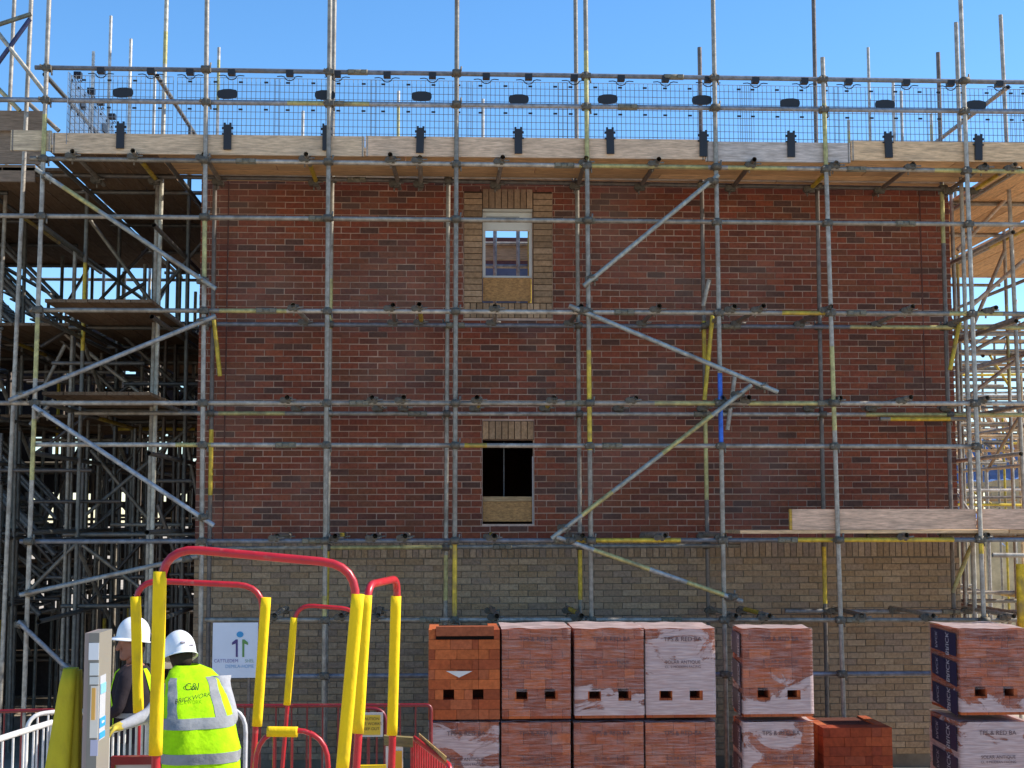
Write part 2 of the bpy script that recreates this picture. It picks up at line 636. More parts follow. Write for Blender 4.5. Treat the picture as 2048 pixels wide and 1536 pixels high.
# upper window: white frame set back in the opening, chipboard infill below
zs = px(1024, 554, YW).z
WH = (0.62, 0.62, 0.58)
fr = MB()
ft = 0.035
x0, x1, z1 = UW[0] + 0.004, UW[2] - 0.004, UW[3] - 0.03
yf = YW + 0.09
win = fr.box((x0, yf, zs), (x0 + ft, yf + 0.07, z1), WH).box((x1 - ft, yf, zs), (x1, yf + 0.07, z1), WH) \
    .box((x0 + ft, yf, z1 - 0.215), (x1 - ft, yf + 0.07, z1), WH).box((x0 + ft, yf, zs), (x1 - ft, yf + 0.07, zs + 0.03), WH).build('window', M_SIGN, house)
MB().box((x0 + ft + 0.01, yf - 0.008, z1 - 0.09), (x1 - ft - 0.12, yf - 0.001, z1 - 0.05), (0.3, 0.31, 0.31)).build('vent', M_SIGN, win)
MB().box((x0, YW + 0.01, z1 + 0.002), (x1, YW + 0.2, UW[3] - 0.001), (0.5, 0.48, 0.42)).build('lintel', M_SIGN, house)
for (a, zb) in ((UW, zs), (LW, px(1024, 1003, YW).z)):
    MB().box((a[0] + 0.006, YW + 0.05, a[1] + 0.03), (a[2] - 0.02, YW + 0.07, zb), (0.38, 0.20, 0.07)).build('chipboard_infill', M_OSB, house)
zl = px(1024, 993, YW).z
MB().box((LW[0] + 0.006, YW + 0.04, px(1024, 1003, YW).z + 0.002), (LW[2] - 0.02, YW + 0.12, zl), (0.38, 0.25, 0.13)).build('timber_packer', M_WOODX, house)
MB().box((LW[2] - 0.018, YW + 0.02, LW[1]), (LW[2] - 0.002, YW + 0.06, LW[3] - 0.2), (0.4, 0.36, 0.34)).build('opening_trim', M_SIGN, house)
MB().box((LW[0] + 0.27, YW + 0.5, LW[1] + 0.28), (LW[0] + 0.285, YW + 0.53, LW[3]), (0.2, 0.2, 0.2)).build('inner_stud', M_WOODX, house)
# things inside the upper storey, seen through the window
zin = zf
inner = thing('inner_scaffold', px(1030, 500, 19.4).xy.to_3d() + Vector((0, 0, zin)), 'inner scaffold tubes and board seen through the white window', 'scaffold')
for u, c in ((1059, YEL), (1036, GAL2), (990, GAL2)):
    p = px(u, 480, 19.2)
    tube(inner, 'standard', (p.x, 19.2, zin), (p.x, 19.2, ZTOP + (0.6 if u == 1059 else 0.0)), base=c)
for v in (487, 533):
    z = px(1020, v, 19.25).z
    tube(inner, 'ledger', (px(880, v, 19.25).x, 19.26, z), (px(1160, v, 19.25).x, 19.26, z), base=GAL2)
board(inner, 'scaffold_board', (px(860, 500, 19.3).x, 19.3, px(1020, 520, 19.3).z), (px(1180, 500, 19.3).x, 19.34, px(1020, 492, 19.3).z), (0.5, 0.36, 0.22))
MB().box((px(900, 500, 20.4).x, 20.4, zin), (px(1060, 500, 20.4).x, 20.8, px(1000, 528, 20.4).z), (0.10, 0.12, 0.18)).build('wrapped_bale', M_TARP, None, label='dark blue wrapped bale inside the upper storey behind the window', cat='bale')
# a little pile of bricks on the wall head
pile_x = px(975, 265, YW).x
for k, n_ in enumerate((3, 2, 1)):
    for i in range(n_):
        xx = pile_x + (i - (n_ - 1) / 2) * 0.11
        zz = ZTOP + 0.02 + k * 0.068
        o = MB().box((xx - 0.05, YW + 0.01, zz - 0.02 if k == 0 else zz), (xx + 0.05, YW + 0.2, zz + 0.066), vary((0.15, 0.06, 0.045), 0.2)).build('brick', M_BRICK, None,
            label='loose dark brick in a small heap on the wall head', cat='brick', group='loose bricks on the wall head')

# ================================================================== FRONT SCAFFOLD
YO, YI = 15.45, 16.68
scaf = thing('scaffold', (0, YO, 0), 'grey tube scaffold with a boarded top lift in front of the red brick wall', 'scaffold')


def line_at(u0, v0, u1, v1, v):
    return u0 + (u1 - u0) * (v - v0) / (v1 - v0)


def standard(parent, u0, v0, u1, v1, Y, paint=(), vb=None, base=None):
    """tube through two pixels of a plane; goes on to the ground unless vb"""
    a, c = px(u0, v0, Y), px(u1, v1, Y)
    if vb is None:
        t = (a.z - gz(Y) - 0.0) / (a.z - c.z)
        c = a + (c - a) * t
    if v0 <= 0:
        a = a + (a - c) * (0.9 / (a - c).length)
    ln = a.z - c.z
    pr = [((a.z - px(1024, p[0], Y).z) / ln, (a.z - px(1024, p[1], Y).z) / ln, p[2]) for p in paint]
    return tube(parent, 'standard', a, c, base=base, paint=pr)


OUT = [(98, 0, 58, 1120), (414, 0, 403, 1100), (660, 0, 649, 1240), (914, 0, 909, 1240), (1171, 0, 1183, 1250), (1426, 0, 1450, 1300), (1645, 115, 1685, 1350), (1921, 0, 1968, 1250)]
OPAINT = [[(640, 760, OLIVE), (840, 960, OLIVE), (240, 320, OLIVE)], [(440, 560, OLIVE)], [(1190, 1240, OLIVE)], [(1085, 1240, YEL)],
          [(100, 320, OLIVE), (700, 900, YEL)], [(745, 890, BLUE)], [(200, 330, OLIVE), (690, 860, OLIVE)], [(1075, 1110, YEL)]]
for q, pt in zip(OUT, OPAINT):
    standard(scaf, *q, YO, paint=pt)
INN = [(430, 360, 417, 1240), (669, 0, 653, 1240), (897, 300, 891, 1240), (1151, 0, 1161, 1230), (1399, 95, 1417, 1230), (1627, 0, 1653, 1350), (1876, 105, 1908, 1240)]
IPAINT = [[(860, 990, YEL)], [(560, 660, OLIVE), (1100, 1210, YEL)], [(1110, 1200, OLIVE)], [(1085, 1200, YEL)], [(640, 720, YEL), (830, 1000, OLIVE)], [(1095, 1210, YEL)], [(360, 480, OLIVE)]]
for q, pt in zip(INN, IPAINT):
    standard(scaf, *q, YI, paint=pt, base=vary(RUST if R.random() < 0.3 else GAL, 0.2))

# longitudinal tubes: name, pixels at both ends, plane, splits, painted lengths by pixel
OL = YO + 0.056
IL = YI - 0.056
HOR = [
    ('guard_rail', 70, 135, 2140, 166, OL, (700, 1330), [], (0.15, 0.16, 0.18)),
    ('guard_rail', -60, 198, 2140, 225, OL, (650, 1235), [(560, 720, OLIVE)], (0.26, 0.27, 0.29)),
    ('ledger', 60, 317, 2140, 344, OL, (480, 1110, 1700), [(1140, 1400, OLIVE), (1440, 1560, OLIVE), (1860, 2140, OLIVE)], None),
    ('guard_rail', -60, 431, 2140, 450, OL, (620, 1150, 1800), [], None),
    ('ledger', 60, 620, 2140, 628, OL, (520, 1230, 1700), [(430, 560, OLIVE), (1550, 1640, YEL), (1890, 2000, OLIVE)], None),
    ('ledger', -60, 806, 2140, 807, OL, (700, 1130, 1640), [(1290, 1420, OLIVE), (1480, 1640, OLIVE)], None),
    ('guard_rail', 70, 889, 1960, 893, OL, (560, 1210), [(345, 415, OLIVE), (915, 960, YEL)], None),
    ('ledger', 40, 1083, 2140, 1079, OL, (610, 1110, 1560), [(1120, 1345, YEL), (1570, 1900, YEL)], (0.15, 0.16, 0.18)),
    ('ledger', 410, 1240, 2140, 1240, OL, (850, 1330, 1700), [], None),
    ('guard_rail', 400, 1353, 1870, 1347, OL, (900, 1500), [], (0.2, 0.21, 0.24)),
    ('ledger', 60, 349, 1960, 379, IL, (700, 1400), [], (0.11, 0.10, 0.09)),
    ('ledger', 400, 648, 2140, 656, IL, (900, 1450), [(1690, 2140, OLIVE)], (0.17, 0.17, 0.18)),
    ('ledger', 150, 826, 2140, 830, IL, (820, 1390), [(430, 560, OLIVE), (1720, 2140, OLIVE)], None),
    ('ledger', 410, 1097, 1480, 1091, IL, (1000,), [(640, 900, OLIVE)], (0.25, 0.24, 0.2)),
    ('ledger', 1570, 1222, 2140, 1224, IL, (1900,), [], (0.2, 0.2, 0.2)),
    ('ledger', 1760, 838, 1930, 838, IL - 0.06, (), [(1780, 1900, YEL)], None),
]
LEVEL = []
for nm, u0, v0, u1, v1, Y, splits, paint, base in HOR:
    a, c = px(u0, v0, Y), px(u1, v1, Y)
    LEVEL.append((Y, u0, v0, u1, v1, a, c))
    cuts = [u0, *splits, u1]
    for s0, s1 in zip(cuts[:-1], cuts[1:]):
        t0, t1 = (s0 - u0) / (u1 - u0), (s1 - u0) / (u1 - u0)
        pr = [((p0 - s0) / (s1 - s0), (p1 - s0) / (s1 - s0), pc) for p0, p1, pc in paint if p1 > s0 and p0 < s1]
        tube(scaf, nm, a.lerp(c, t0), a.lerp(c, t1 - 0.001 * (s1 != u1)), base=base and vary(base, 0.2), paint=pr)
    for s0 in splits:
        p = a.lerp(c, (s0 - u0) / (u1 - u0))
        place('sleeve_coupler', ME_SLEEVE, M_IRON, scaf, p)
# right-angle couplers where outer standards meet the longitudinal tubes
for Y, u0, v0, u1, v1, a, c in LEVEL:
    for q in (OUT if Y == OL else INN):
        v = v0 + (v1 - v0) * (q[0] - u0) / (u1 - u0)
        u = line_at(*q, v)
        if u0 < u < u1 and v > q[1]:
            p = px(u, v, YO if Y == OL else YI)
            if Y == IL:
                p.y -= 0.0
                coupler(scaf, p, math.pi)
            else:
                coupler(scaf, p, 0)
# transoms across the scaffold, their open ends standing proud of the ledger
TRS = {317: (145, 265, 398, 600, 770, 822, 985, 1155, 1294, 1490, 1660, 1815, 1965, 2020), 620: (578, 767, 822, 976, 1142, 1298, 1448, 1502, 1640, 1808, 1975),
       806: (560, 731, 786, 938, 1088, 1247, 1428, 1478, 1660, 1796, 1960), 1083: (540, 656, 731, 792, 970, 1143, 1306, 1430, 1800, 1962), 1240: (545, 678, 745, 980, 1146, 1452, 1520, 1716, 1850, 2010)}
for v0, us in TRS.items():
    L = [q for q in LEVEL if q[0] == OL and q[2] == v0][0]
    for u in us:
        t = (u - L[1]) / (L[3] - L[1])
        p = L[5].lerp(L[6], t)
        dz = 0.054
        dy = R.uniform(0.06, 0.2)
        yaw = R.uniform(-0.03, 0.03)
        yend = YW - 0.02 if v0 != 1240 else YI + 0.15
        tube(scaf, 'transom', (p.x - yaw, OL - dy, p.z + dz), (p.x + yaw, yend - R.uniform(0, .1), p.z + dz), base=vary(R.choice((RUST, GAL, GAL)), 0.3),
             paint=[(0.3, 0.8, YEL)] if R.random() < 0.2 else ())
        coupler(scaf, (p.x, OL + 0.004, p.z + 0.03), math.pi / 2, True)
        coupler(scaf, (p.x, IL, p.z + 0.03), math.pi / 2, True)
# diagonal braces on the outside
YBR = YO - 0.058
for u0, v0, u1, v1, base, paint in ((72, 338, 432, 578, (0.3, 0.3, 0.27), [(0.15, 0.35, OLIVE)]), (432, 632, 18, 801, (0.3, 0.3, 0.29), []), (66, 812, 428, 1051, (0.36, 0.38, 0.4), []),
                                     (40, 1190, 395, 1112, (0.28, 0.28, 0.26), []), (36, 1243, 140, 1342, (0.25, 0.25, 0.26), []),
                                     (1437, 350, 1167, 572, (0.33, 0.34, 0.3), []), (1138, 611, 1556, 784, (0.33, 0.35, 0.33), []), (1503, 770, 1103, 1077, (0.3, 0.31, 0.27), [(0.2, 0.45, OLIVE), (0.7, 0.85, OLIVE)]),
                                     (1113, 1074, 1485, 1203, (0.34, 0.35, 0.33), [(0.2, 0.5, OLIVE), (0.7, 0.9, OLIVE)])):
    tube(scaf, 'brace', px(u0, v0, YBR), px(u1, v1, YBR), base=base, paint=paint)
    for t in (0.06, 0.93):
        coupler(scaf, px(u0 + (u1 - u0) * t, v0 + (v1 - v0) * t, YBR + 0.03), 0.6)
# short sloping ties near the wall
for u0, v0, u1, v1, base, Y in ((428, 640, 440, 752, YEL, YI - 0.1), (1425, 630, 1409, 800, YEL, YI - 0.1), (1418, 560, 1406, 612, GAL2, YI - 0.1), (1470, 750, 1455, 860, GAL2, YI - 0.1),
                                (1942, 1092, 1905, 1185, OLIVE, YI - 0.12), (1985, 1110, 2150, 1112, GAL2, YO - 0.3), (1920, 640, 1900, 740, YEL, YI - 0.1)):
    tube(scaf, 'tie_tube', px(u0, v0, Y), px(u1, v1, Y), base=base)
# taller standards rising behind the top lift from the far side of the house
YF = 23.2
back = thing('rear_scaffold', (1.5, YF, 0), 'scaffold standards rising behind the roofless house', 'scaffold')
for u, v in ((187, 103), (222, 32), (262, 78), (310, 140), (438, 95), (606, 222), (797, 182), (966, 198), (1697, 240), (1736, 95), (1786, 162), (1802, 182), (1862, 228)):
    p = px(u, v, YF)
    tube(back, 'standard', p, (p.x - 0.02, YF, 0), base=vary((0.5, 0.47, 0.42), 0.2), paint=[(0.02, 0.1, OLIVE)] if R.random() < 0.3 else ())
for z in (ZC + 3.9, ZC + 5.0, ZC + 2.2, ZC + 0.9):
    a, c = px(60, 500, YF), px(2000, 500, YF)
    tube(back, 'ledger', (a.x, YF + 0.05, z), (c.x, YF + 0.05, z), base=GAL)

# ---- boarded top lift
ZD = px(1024, 320, OL).z + 0.075          # underside of the boards, on the transoms
xb0, xb1 = px(95, 310, YO).x, px(2150, 310, YO).x
WOOD = [(0.60, 0.37, 0.19), (0.55, 0.33, 0.16), (0.63, 0.41, 0.22), (0.50, 0.31, 0.165)]


def deck(parent, x0, x1, ya, yb, z, along='x', lens=(3.0, 3.9, 3.9, 2.4), gap=0.008, pal=WOOD):
    w = 0.225
    if along == 'x':
        n = int((yb - ya) / (w + gap))
        for i in range(n):
            y = ya + i * (w + gap)
            x = x0 - (0.0 if i % 2 == 0 else 0.0)
            k = i
            while x < x1 - 0.1:
                e = min(x + lens[k % len(lens)], x1)
                board(parent, 'scaffold_board', (x, y, z + R.uniform(0, 0.003)), (e - 0.01, y + w, z + 0.038), vary(R.choice(pal), 0.15), M_WOODX)
                x = e
                k += 1
    else:
        n = int((x1 - x0) / (w + gap))
        for i in range(n):
            x = x0 + i * (w + gap)
            y = ya
            k = i
            while y < yb - 0.1:
                e = min(y + lens[k % len(lens)], yb)
                board(parent, 'scaffold_board', (x, y, z + R.uniform(0, 0.003)), (x + w, e - 0.01, z + 0.038), vary(R.choice(pal), 0.15), M_WOODY)
                y = e
                k += 1


deck(scaf, xb0, xb1, YO + 0.034, YI - 0.01, ZD)
deck(scaf, XL + 0.05, XR, YI + 0.04, YW - 0.02, ZD)
# toe boards of the top lift
YT = YO + 0.029
for u0, u1, c, dv in ((105, 729, (0.62, 0.45, 0.29), 0), (731, 1409, (0.65, 0.46, 0.31), 0), (1411, 1700, (0.56, 0.48, 0.42), 4), (1702, 2140, (0.70, 0.47, 0.27), 0), (22, 103, (0.60, 0.47, 0.31), -5)):
    um = (u0 + u1) / 2
    vt = 266 + (um - 100) * 0.0098 + dv
    a, c2 = px(u0, vt - (um - u0) * 0.0098, YT), px(u1, vt, YT)
    zt = px(um, vt, YT).z
    tb_ = board(scaf, 'toe_board', (a.x, YT, zt - 0.225), (c2.x, YT + 0.036, zt), c)
    for xe in (a.x + 0.012, c2.x - 0.028):
        MB().box((xe, YT - 0.0015, zt - 0.2265), (xe + 0.016, YT + 0.0375, zt + 0.0015), vary((0.3, 0.25, 0.2), 0.3)).build('end_band', M_TUBE, tb_)
# second boarded lift at the right
ZD4 = px(1700, 1081, OL).z + 0.075
x4 = px(1482, 1066, YO).x
deck(scaf, x4, xb1, YO + 0.034, YW - 0.12, ZD4)
for u0, u1, c in ((1584, 1953, (0.67, 0.44, 0.30)), (1955, 2140, (0.67, 0.44, 0.305))):
    a, c2 = px(u0, 1017, YT), px(u1, 1060, YT)
    zt = px(1800, 1018, YT).z
    board(scaf, 'toe_board', (a.x, YT, zt - 0.225), (c2.x, YT + 0.036, zt), c)
board(scaf, 'board_end_band', (px(1582.5, 1017, YT).x - 0.02, YT - 0.002, px(1800, 1018, YT).z - 0.226), (px(1583.5, 1017, YT).x, YT + 0.038, px(1800, 1018, YT).z + 0.001), (0.5, 0.3, 0.05))

# ---- brick guards: wire mesh panels hung on the top guard rail
BK = (0.012, 0.012, 0.016)


def guard_meshes(W_=1.12, H_=0.86):
    mb = MB()
    wc = (0.20, 0.24, 0.29)
    r = 0.0034

    def bar(p, q):
        mb.sweep([p, q], r, wc, n=4)
    z = 0.0
    for i in range(11):
        zz = -0.05 - i * (H_ - 0.05) / 10.5
        bar((-W_ / 2, 0, zz), (W_ / 2, 0, zz))
    for i in range(23):
        xx = -W_ / 2 + i * W_ / 22
        bar((xx, 0.004, -0.05), (xx, 0.004, -H_))
    hk = MB()
    pts = [(0.055 * math.cos(t), 0, -0.065 - 0.04 * math.sin(t)) for t in [math.pi * i / 8 for i in range(9)]]
    hk.sweep([(0.14, 0, -0.06), (0.09, 0, -0.055)] + pts + [(-0.09, 0, -0.055), (-0.14, 0, -0.06)], 0.006, BK, n=5)
    hk.box((-0.04, -0.03, -0.055), (0.04, 0.05, 0.008), BK)
    pl = MB()
    ring = []
    for i in range(12):
        an = 2 * math.pi * i / 12 + math.pi / 12
        ring.append((0.112 * max(-0.86, min(0.86, math.cos(an) * 1.1)) / 0.86, 0.055 * math.sin(an) / 0.97))
    pl.loft([[(x, -0.016, z) for x, z in ring], [(x, 0.004, z) for x, z in ring]], BK, cap0=True, cap1=True, smooth=False)
    cl = MB()
    cl.box((-0.042, -0.02, -0.30), (0.042, 0.006, -0.02), BK)
    cl.box((-0.062, -0.012, -0.07), (0.062, 0.004, -0.045), BK)
    cl.box((-0.062, -0.012, -0.13), (0.062, 0.004, -0.115), BK)
    cl.box((-0.042, -0.022, -0.02), (-0.02, 0.004, 0.0), BK)
    cl.box((0.02, -0.022, -0.02), (0.042, 0.004, 0.0), BK)
    tb = MB()
    tb.box((-0.022, -0.008, -0.009), (0.022, 0.006, 0.009), BK)
    return [x.mesh(n) for x, n in ((mb, 'wire_mesh'), (hk, 'hook'), (pl, 'plate'), (cl, 'toe_board_clip'), (tb, 'wire_tab'))]


GM = guard_meshes()
LT = [q for q in LEVEL if q[2] == 135][0]


def brick_guard(loc, rz, label, hooks=(-0.3, 0.3), clip_y=YT - OL - 0.055):
    g = thing('brick_guard', loc, label, 'mesh guard', 'mesh brick guards on the top lift')
    g.rotation_euler.z = rz
    ROOT[g.name] = Vector((0, 0, 0))
    place('wire_mesh', GM[0], M_PLASTIC, g, (0, 0, -0.02))
    for hx in hooks:
        place('hook', GM[1], M_PLASTIC, g, (hx, -0.045, 0))
    place('plate', GM[2], M_PLASTIC, g, (R.uniform(-0.015, 0.015), -0.012, -0.265 + R.uniform(-0.012, 0.012)), (0, R.uniform(-0.06, 0.06), 0))
    place('toe_board_clip', GM[3], M_PLASTIC, g, (R.uniform(-0.015, 0.015), clip_y, -0.615 + R.uniform(-0.012, 0.012)), (0, R.uniform(-0.03, 0.03), 0))
    for zz in (-0.12, -0.43):
        for xx in (-0.42, -0.14, 0.14, 0.42):
            place('wire_tab', GM[4], M_PLASTIC, g, (xx, -0.004, zz))
    return g


for i, u in enumerate((238, 445, 637, 825, 1018, 1198, 1388, 1565, 1757, 1945, 2120)):
    t = (u - LT[1]) / (LT[3] - LT[1])
    p = LT[5].lerp(LT[6], t)
    h0 = R.uniform(-0.42, -0.2)
    brick_guard((p.x, OL + 0.045, p.z), 0, 'wire mesh brick guard with black plate and clip hung above the pale toe board', (h0, h0 + R.uniform(0.45, 0.7)))

# ================================================================== RETURN SCAFFOLDS
XO1 = px(75, 700, YO).x                   # left return, outer row
ZL = [px(1024, v, OL).z for v in (322, 622, 806, 1081, 1240)]
SHADEW = [(0.145, 0.09, 0.052), (0.125, 0.08, 0.047), (0.165, 0.105, 0.062)]  # board colours darkened to carry the shade of the left gap


def bird(parent, xrows, yrows, zlev, ztop, ystart, yend, boards=(), guard=True, pal=SHADEW, br=True, rnd=0.04, shade_col=None):
    for x in xrows:
        for y in yrows:
            xx, yy = x + R.uniform(-rnd, rnd), y + R.uniform(-rnd * 3, rnd * 3)
            tube(parent, 'standard', (xx, yy, gz(yy)), (xx + R.uniform(-.03, .03), yy, ztop + R.uniform(-0.5, 0.8)), n=8, base=shade_col and vary(shade_col, 0.3),
                 paint=[(a, a + 0.15, R.choice((YEL, OLIVE))) for a in [R.random() * 0.8] if R.random() < 0.4])
        for z in zlev:
            tube(parent, 'ledger', (x + 0.055, ystart, z), (x + 0.055, yend, z), n=8, base=shade_col and vary(shade_col, 0.3), paint=[(0.3, 0.6, YEL)] if R.random() < 0.2 else ())
            if guard:
                tube(parent, 'guard_rail', (x - 0.055, ystart, z + 0.95), (x - 0.055, yend, z + 0.95), n=8, base=shade_col and vary(shade_col, 0.3))
    for z in zlev:
        for y in yrows:
            tube(parent, 'transom', (min(xrows) - 0.2, y + 0.06, z + 0.054), (max(xrows) + 0.2, y + 0.06, z + 0.054), n=8, base=shade_col and vary(shade_col, 0.3))
    for z in boards:
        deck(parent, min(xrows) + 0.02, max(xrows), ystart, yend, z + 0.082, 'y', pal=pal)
    if br:
        for k, z in enumerate(zlev[:-1]):
            y0, y1 = (yrows[0], yrows[-1]) if k % 2 else (yrows[-1], yrows[0])
            tube(parent, 'brace', (xrows[0] - 0.055, y0, z), (xrows[0] - 0.055, y0 + (y1 - y0) * 0.5, z - 1.6), n=8)


left = thing('return_scaffold', (XO1, 19.5, 0), 'shade-darkened scaffold with boarded lifts along the shaded side of the brick house', 'scaffold')
zz = ZL[:]
bird(left, (XO1, XL - 0.22), (17.4, 19.4, 21.4, 23.2), zz, ZC + 4.6, 15.6, 23.4, boards=(ZL[0], ZL[1], ZL[2]), shade_col=(0.13, 0.125, 0.11))  # shade of the gap put into the tube colour
for u0, v0, u1, v1, Y in ((180, 440, 303, 605, 18.6), (120, 660, 305, 806, 18.3), (182, 900, 300, 1042, 18.6), (108, 800, 60, 850, 17), (165, 1090, 300, 1190, 18), (150, 1090, 60, 1180, 18), (85, 780, 130, 690, 18), (50, 200, 118, 262, 16.5)):
    tube(left, 'brace', px(u0, v0, Y), px(u1, v1, Y), base=vary(GAL, .2))
for u, Y in ((140, 18.0), (303, 17.2), (328, 19.0), (200, 20.4), (282, 20.0), (353, 20.6), (385, 22.0), (240, 22.6)):
    p = px(u, 700, Y)
    tube(left, 'standard', (p.x, Y, 0), (p.x + 0.03, Y, ZC + R.uniform(2.6, 4.2)), base=vary(R.choice((RUST, GAL, GAL)), 0.3))
p = px(334, 0, YI)
tube(left, 'standard', (p.x, YI, p.z + 0.8), (p.x - 0.05, YI, 0), base=(0.45, 0.42, 0.34), paint=[(0.12, 0.16, OLIVE)])
for v, u0, u1, c in ((647, 160, 320, YEL), (688, 215, 385, OLIVE), (700, 100, 390, GAL), (725, 90, 395, GAL), (858, 230, 390, YEL), (848, 100, 300, GAL), (760, 120, 390, RUST), (880, 60, 390, GAL)):
    tube(left, 'ledger', px(u0, v, 20.5), px(u1, v, 20.5), base=c)
# brick guards of the left return, seen edge on
for y in (16.0, 17.05):
    brick_guard((XO1 + 0.25, y, ZL[0] + 1.0), math.pi / 2 + 0.0, 'wire mesh brick guard seen almost edge on at the left corner of the top lift', clip_y=-0.012)

right = thing('return_scaffold', (XR + 0.8, 19.5, 0), 'scaffold with sunlit boarded lifts along the far right side of the brick house', 'scaffold')
XR1, XR2 = XR + 0.28, XR + 1.75
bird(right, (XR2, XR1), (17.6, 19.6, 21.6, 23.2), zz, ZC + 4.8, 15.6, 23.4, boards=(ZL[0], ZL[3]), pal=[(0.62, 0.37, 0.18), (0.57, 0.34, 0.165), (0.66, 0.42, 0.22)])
for u0, v0, u1, v1, Y in ((1945, 610, 2048, 520, 17.2), (1950, 700, 2060, 640, 18.2), (1940, 790, 2060, 700, 19), (1930, 690, 2010, 500, 18.0), (1915, 500, 2010, 400, 17.6)):
    tube(right, 'brace', px(u0, v0, Y), px(u1, v1, Y), base=vary((0.4, 0.3, 0.22), .2))
for u, v0, Y in ((2001, 30, 17.0), (1912, 45, 16.4)):
    a = px(u, v0, Y)
    tube(right, 'standard', a, (a.x + 0.12 * (u > 1950), Y, 0), base=GAL2)
deck(right, XR2 + 0.05, XR2 + 2.6, 15.6, 23.4, ZL[0] + 0.082, 'y', pal=[(0.62, 0.37, 0.18), (0.57, 0.34, 0.165), (0.66, 0.42, 0.22)])
tube(right, 'foam_guard', px(2043, 1128, 15.0), px(2046, 1255, 15.0), base=(0.6, 0.4, 0.02), r=0.06)

# ================================================================== NEIGHBOURING PLOTS, LEFT
nb = thing('neighbour_scaffold', (-6.4, 23, 0), 'dense shade-darkened scaffold around the next plot beyond the gap at the left', 'scaffold')
ZN = [z + 0.08 for z in ZL] + [0.65]
bird(nb, (-5.6, -7.0, -8.4, -9.8), (17.5, 19.2, 20.9, 22.6), ZL, ZC + 3.6, 16.7, 23.0, shade_col=(0.10, 0.095, 0.085))  # tube colour darkened further for shade
deck(nb, -9.8, XO1 + 0.02, 16.5, 23.0, ZL[0] + 0.078, 'y', pal=SHADEW)
deck(nb, -6.9, XO1 + 0.02, 17.5, 23.0, ZL[1] + 0.078, 'y', pal=SHADEW)
deck(nb, -8.4, XO1 + 0.02, 19.0, 23.0, ZL[2] + 0.078, 'y', pal=SHADEW)
deck(nb, -9.8, -6.0, 16.5, 23.0, ZL[3] + 0.082, 'y', pal=SHADEW)
tw = thing('scaffold_tower', px(40, 200, 16.6).xy.to_3d(), 'tall braced scaffold tower reaching into the sky at the left edge', 'scaffold')
for u, Y in ((64, 16.2), (-70, 16.2), (30, 17.6)):
    p = px(u, 0, Y)
    tube(tw, 'standard', (p.x, Y, p.z + 0.7), (p.x - 0.12, Y, 0), base=GAL2)
for u0, v0, u1, v1, c in ((-60, 68, 62, 28, (0.16, 0.17, 0.13)), (60, 38, -50, 190, (0.04, 0.05, 0.12)), (-20, 45, 92, 188, (0.36, 0.34, 0.28)), (-20, 160, 40, 222, (0.42, 0.36, 0.2)), (-60, 200, 90, 200, GAL)):
    tube(tw, 'brace', px(u0, v0, 16.1), px(u1, v1, 16.1), base=c)
for k, (v0, v1) in enumerate(((222, 260), (262, 326), (330, 362))):
    a, c = px(-80, v1, 16.4 + 0.05 * k), px((88, 84, 70)[k], v0, 16.4 + 0.05 * k)
    board(tw, 'toe_board', (a.x, a.y, a.z), (c.x, a.y + 0.04, c.z), (0.25, 0.19, 0.14))
# the far house at the left, roofless, shade put into its colour, slots cut for light specks
hb = thing('distant_house', (-8, 24.6, 0), 'shade-darkened unfinished block wall with slots for light specks behind the left scaffolds', 'house')
HX0, HX1, HY = -20.0, -2.0, 24.6
htop = ZC + (1037 - 655) * HY / FPX


def wall_with_holes(parent, name, x0, x1, z0, z1, y, t, holes, col, M):
    mb = MB()
    cuts = sorted({z0, z1, *[z for h in holes for z in (h[1], h[3])]})
    for za, zb in zip(cuts[:-1], cuts[1:]):
        zm = (za + zb) / 2
        x = x0
        for h in sorted([h for h in holes if h[1] < zm < h[3]]):
            mb.box((x, y, za), (h[0], y + t, zb), col)
            x = h[2]
        mb.box((x, y, za), (x1, y + t, zb), col)
    return mb.build(name, M, parent)


holes = []  # random slots added so sky shows through as scattered light
for v0, v1, pr in ((672, 690, 0.7), (704, 716, 0.75), (728, 748, 0.55), (770, 782, 0.4), (848, 862, 0.5), (868, 908, 0.65), (918, 930, 0.3), (952, 966, 0.4), (985, 1003, 0.75), (1015, 1046, 0.9), (1052, 1084, 0.9), (1110, 1122, 0.5), (1160, 1180, 0.8), (1188, 1222, 0.8)):
    u = -60
    while u < 385:
        w = R.uniform(9, 30)
        if R.random() < pr:
            holes.append(rect(u, v0 + R.uniform(-2, 2), u + w, v1, HY))
        u += w + R.uniform(10, 22)
wall_with_holes(hb, 'wall', HX0, HX1, 0, htop, HY, 0.25, holes, (0.035, 0.032, 0.034), M_BRICK)  # near-black wall colour stands for shade
MB().box((-10.6, 16.9, 0), (-10.3, HY - 0.01, ZL[0] - 0.3), (0.05, 0.04, 0.038)).build('side_wall', M_BRICK, hb)  # unseen wall added to keep sky light out of the gap
hs = thing('distant_scaffold', (-8, 23.6, 0), 'far scaffold standing against the dark unfinished block wall', 'scaffold')
for i in range(22):
    x = HX0 + 3 + i * 0.62 + R.uniform(-.15, .15)
    tube(hs, 'standard', (x, 23.5 + (i % 2) * 0.8, 0), (x, 23.5 + (i % 2) * 0.8, htop + R.uniform(-0.4, 0.5)), n=6, base=vary(RUST, 0.4))
for k in range(9):
    z = 0.7 + k * 0.75
    if z < htop + 0.3:
        tube(hs, 'ledger', (HX0, 23.45, z), (-2.2, 23.45, z), n=6, base=vary(RUST, 0.4))
        if k % 2 == 0:
            board(hs, 'scaffold_board', (HX0, 23.53, z + 0.05), (-2.2, 24.3, z + 0.09), (0.16, 0.12, 0.09))
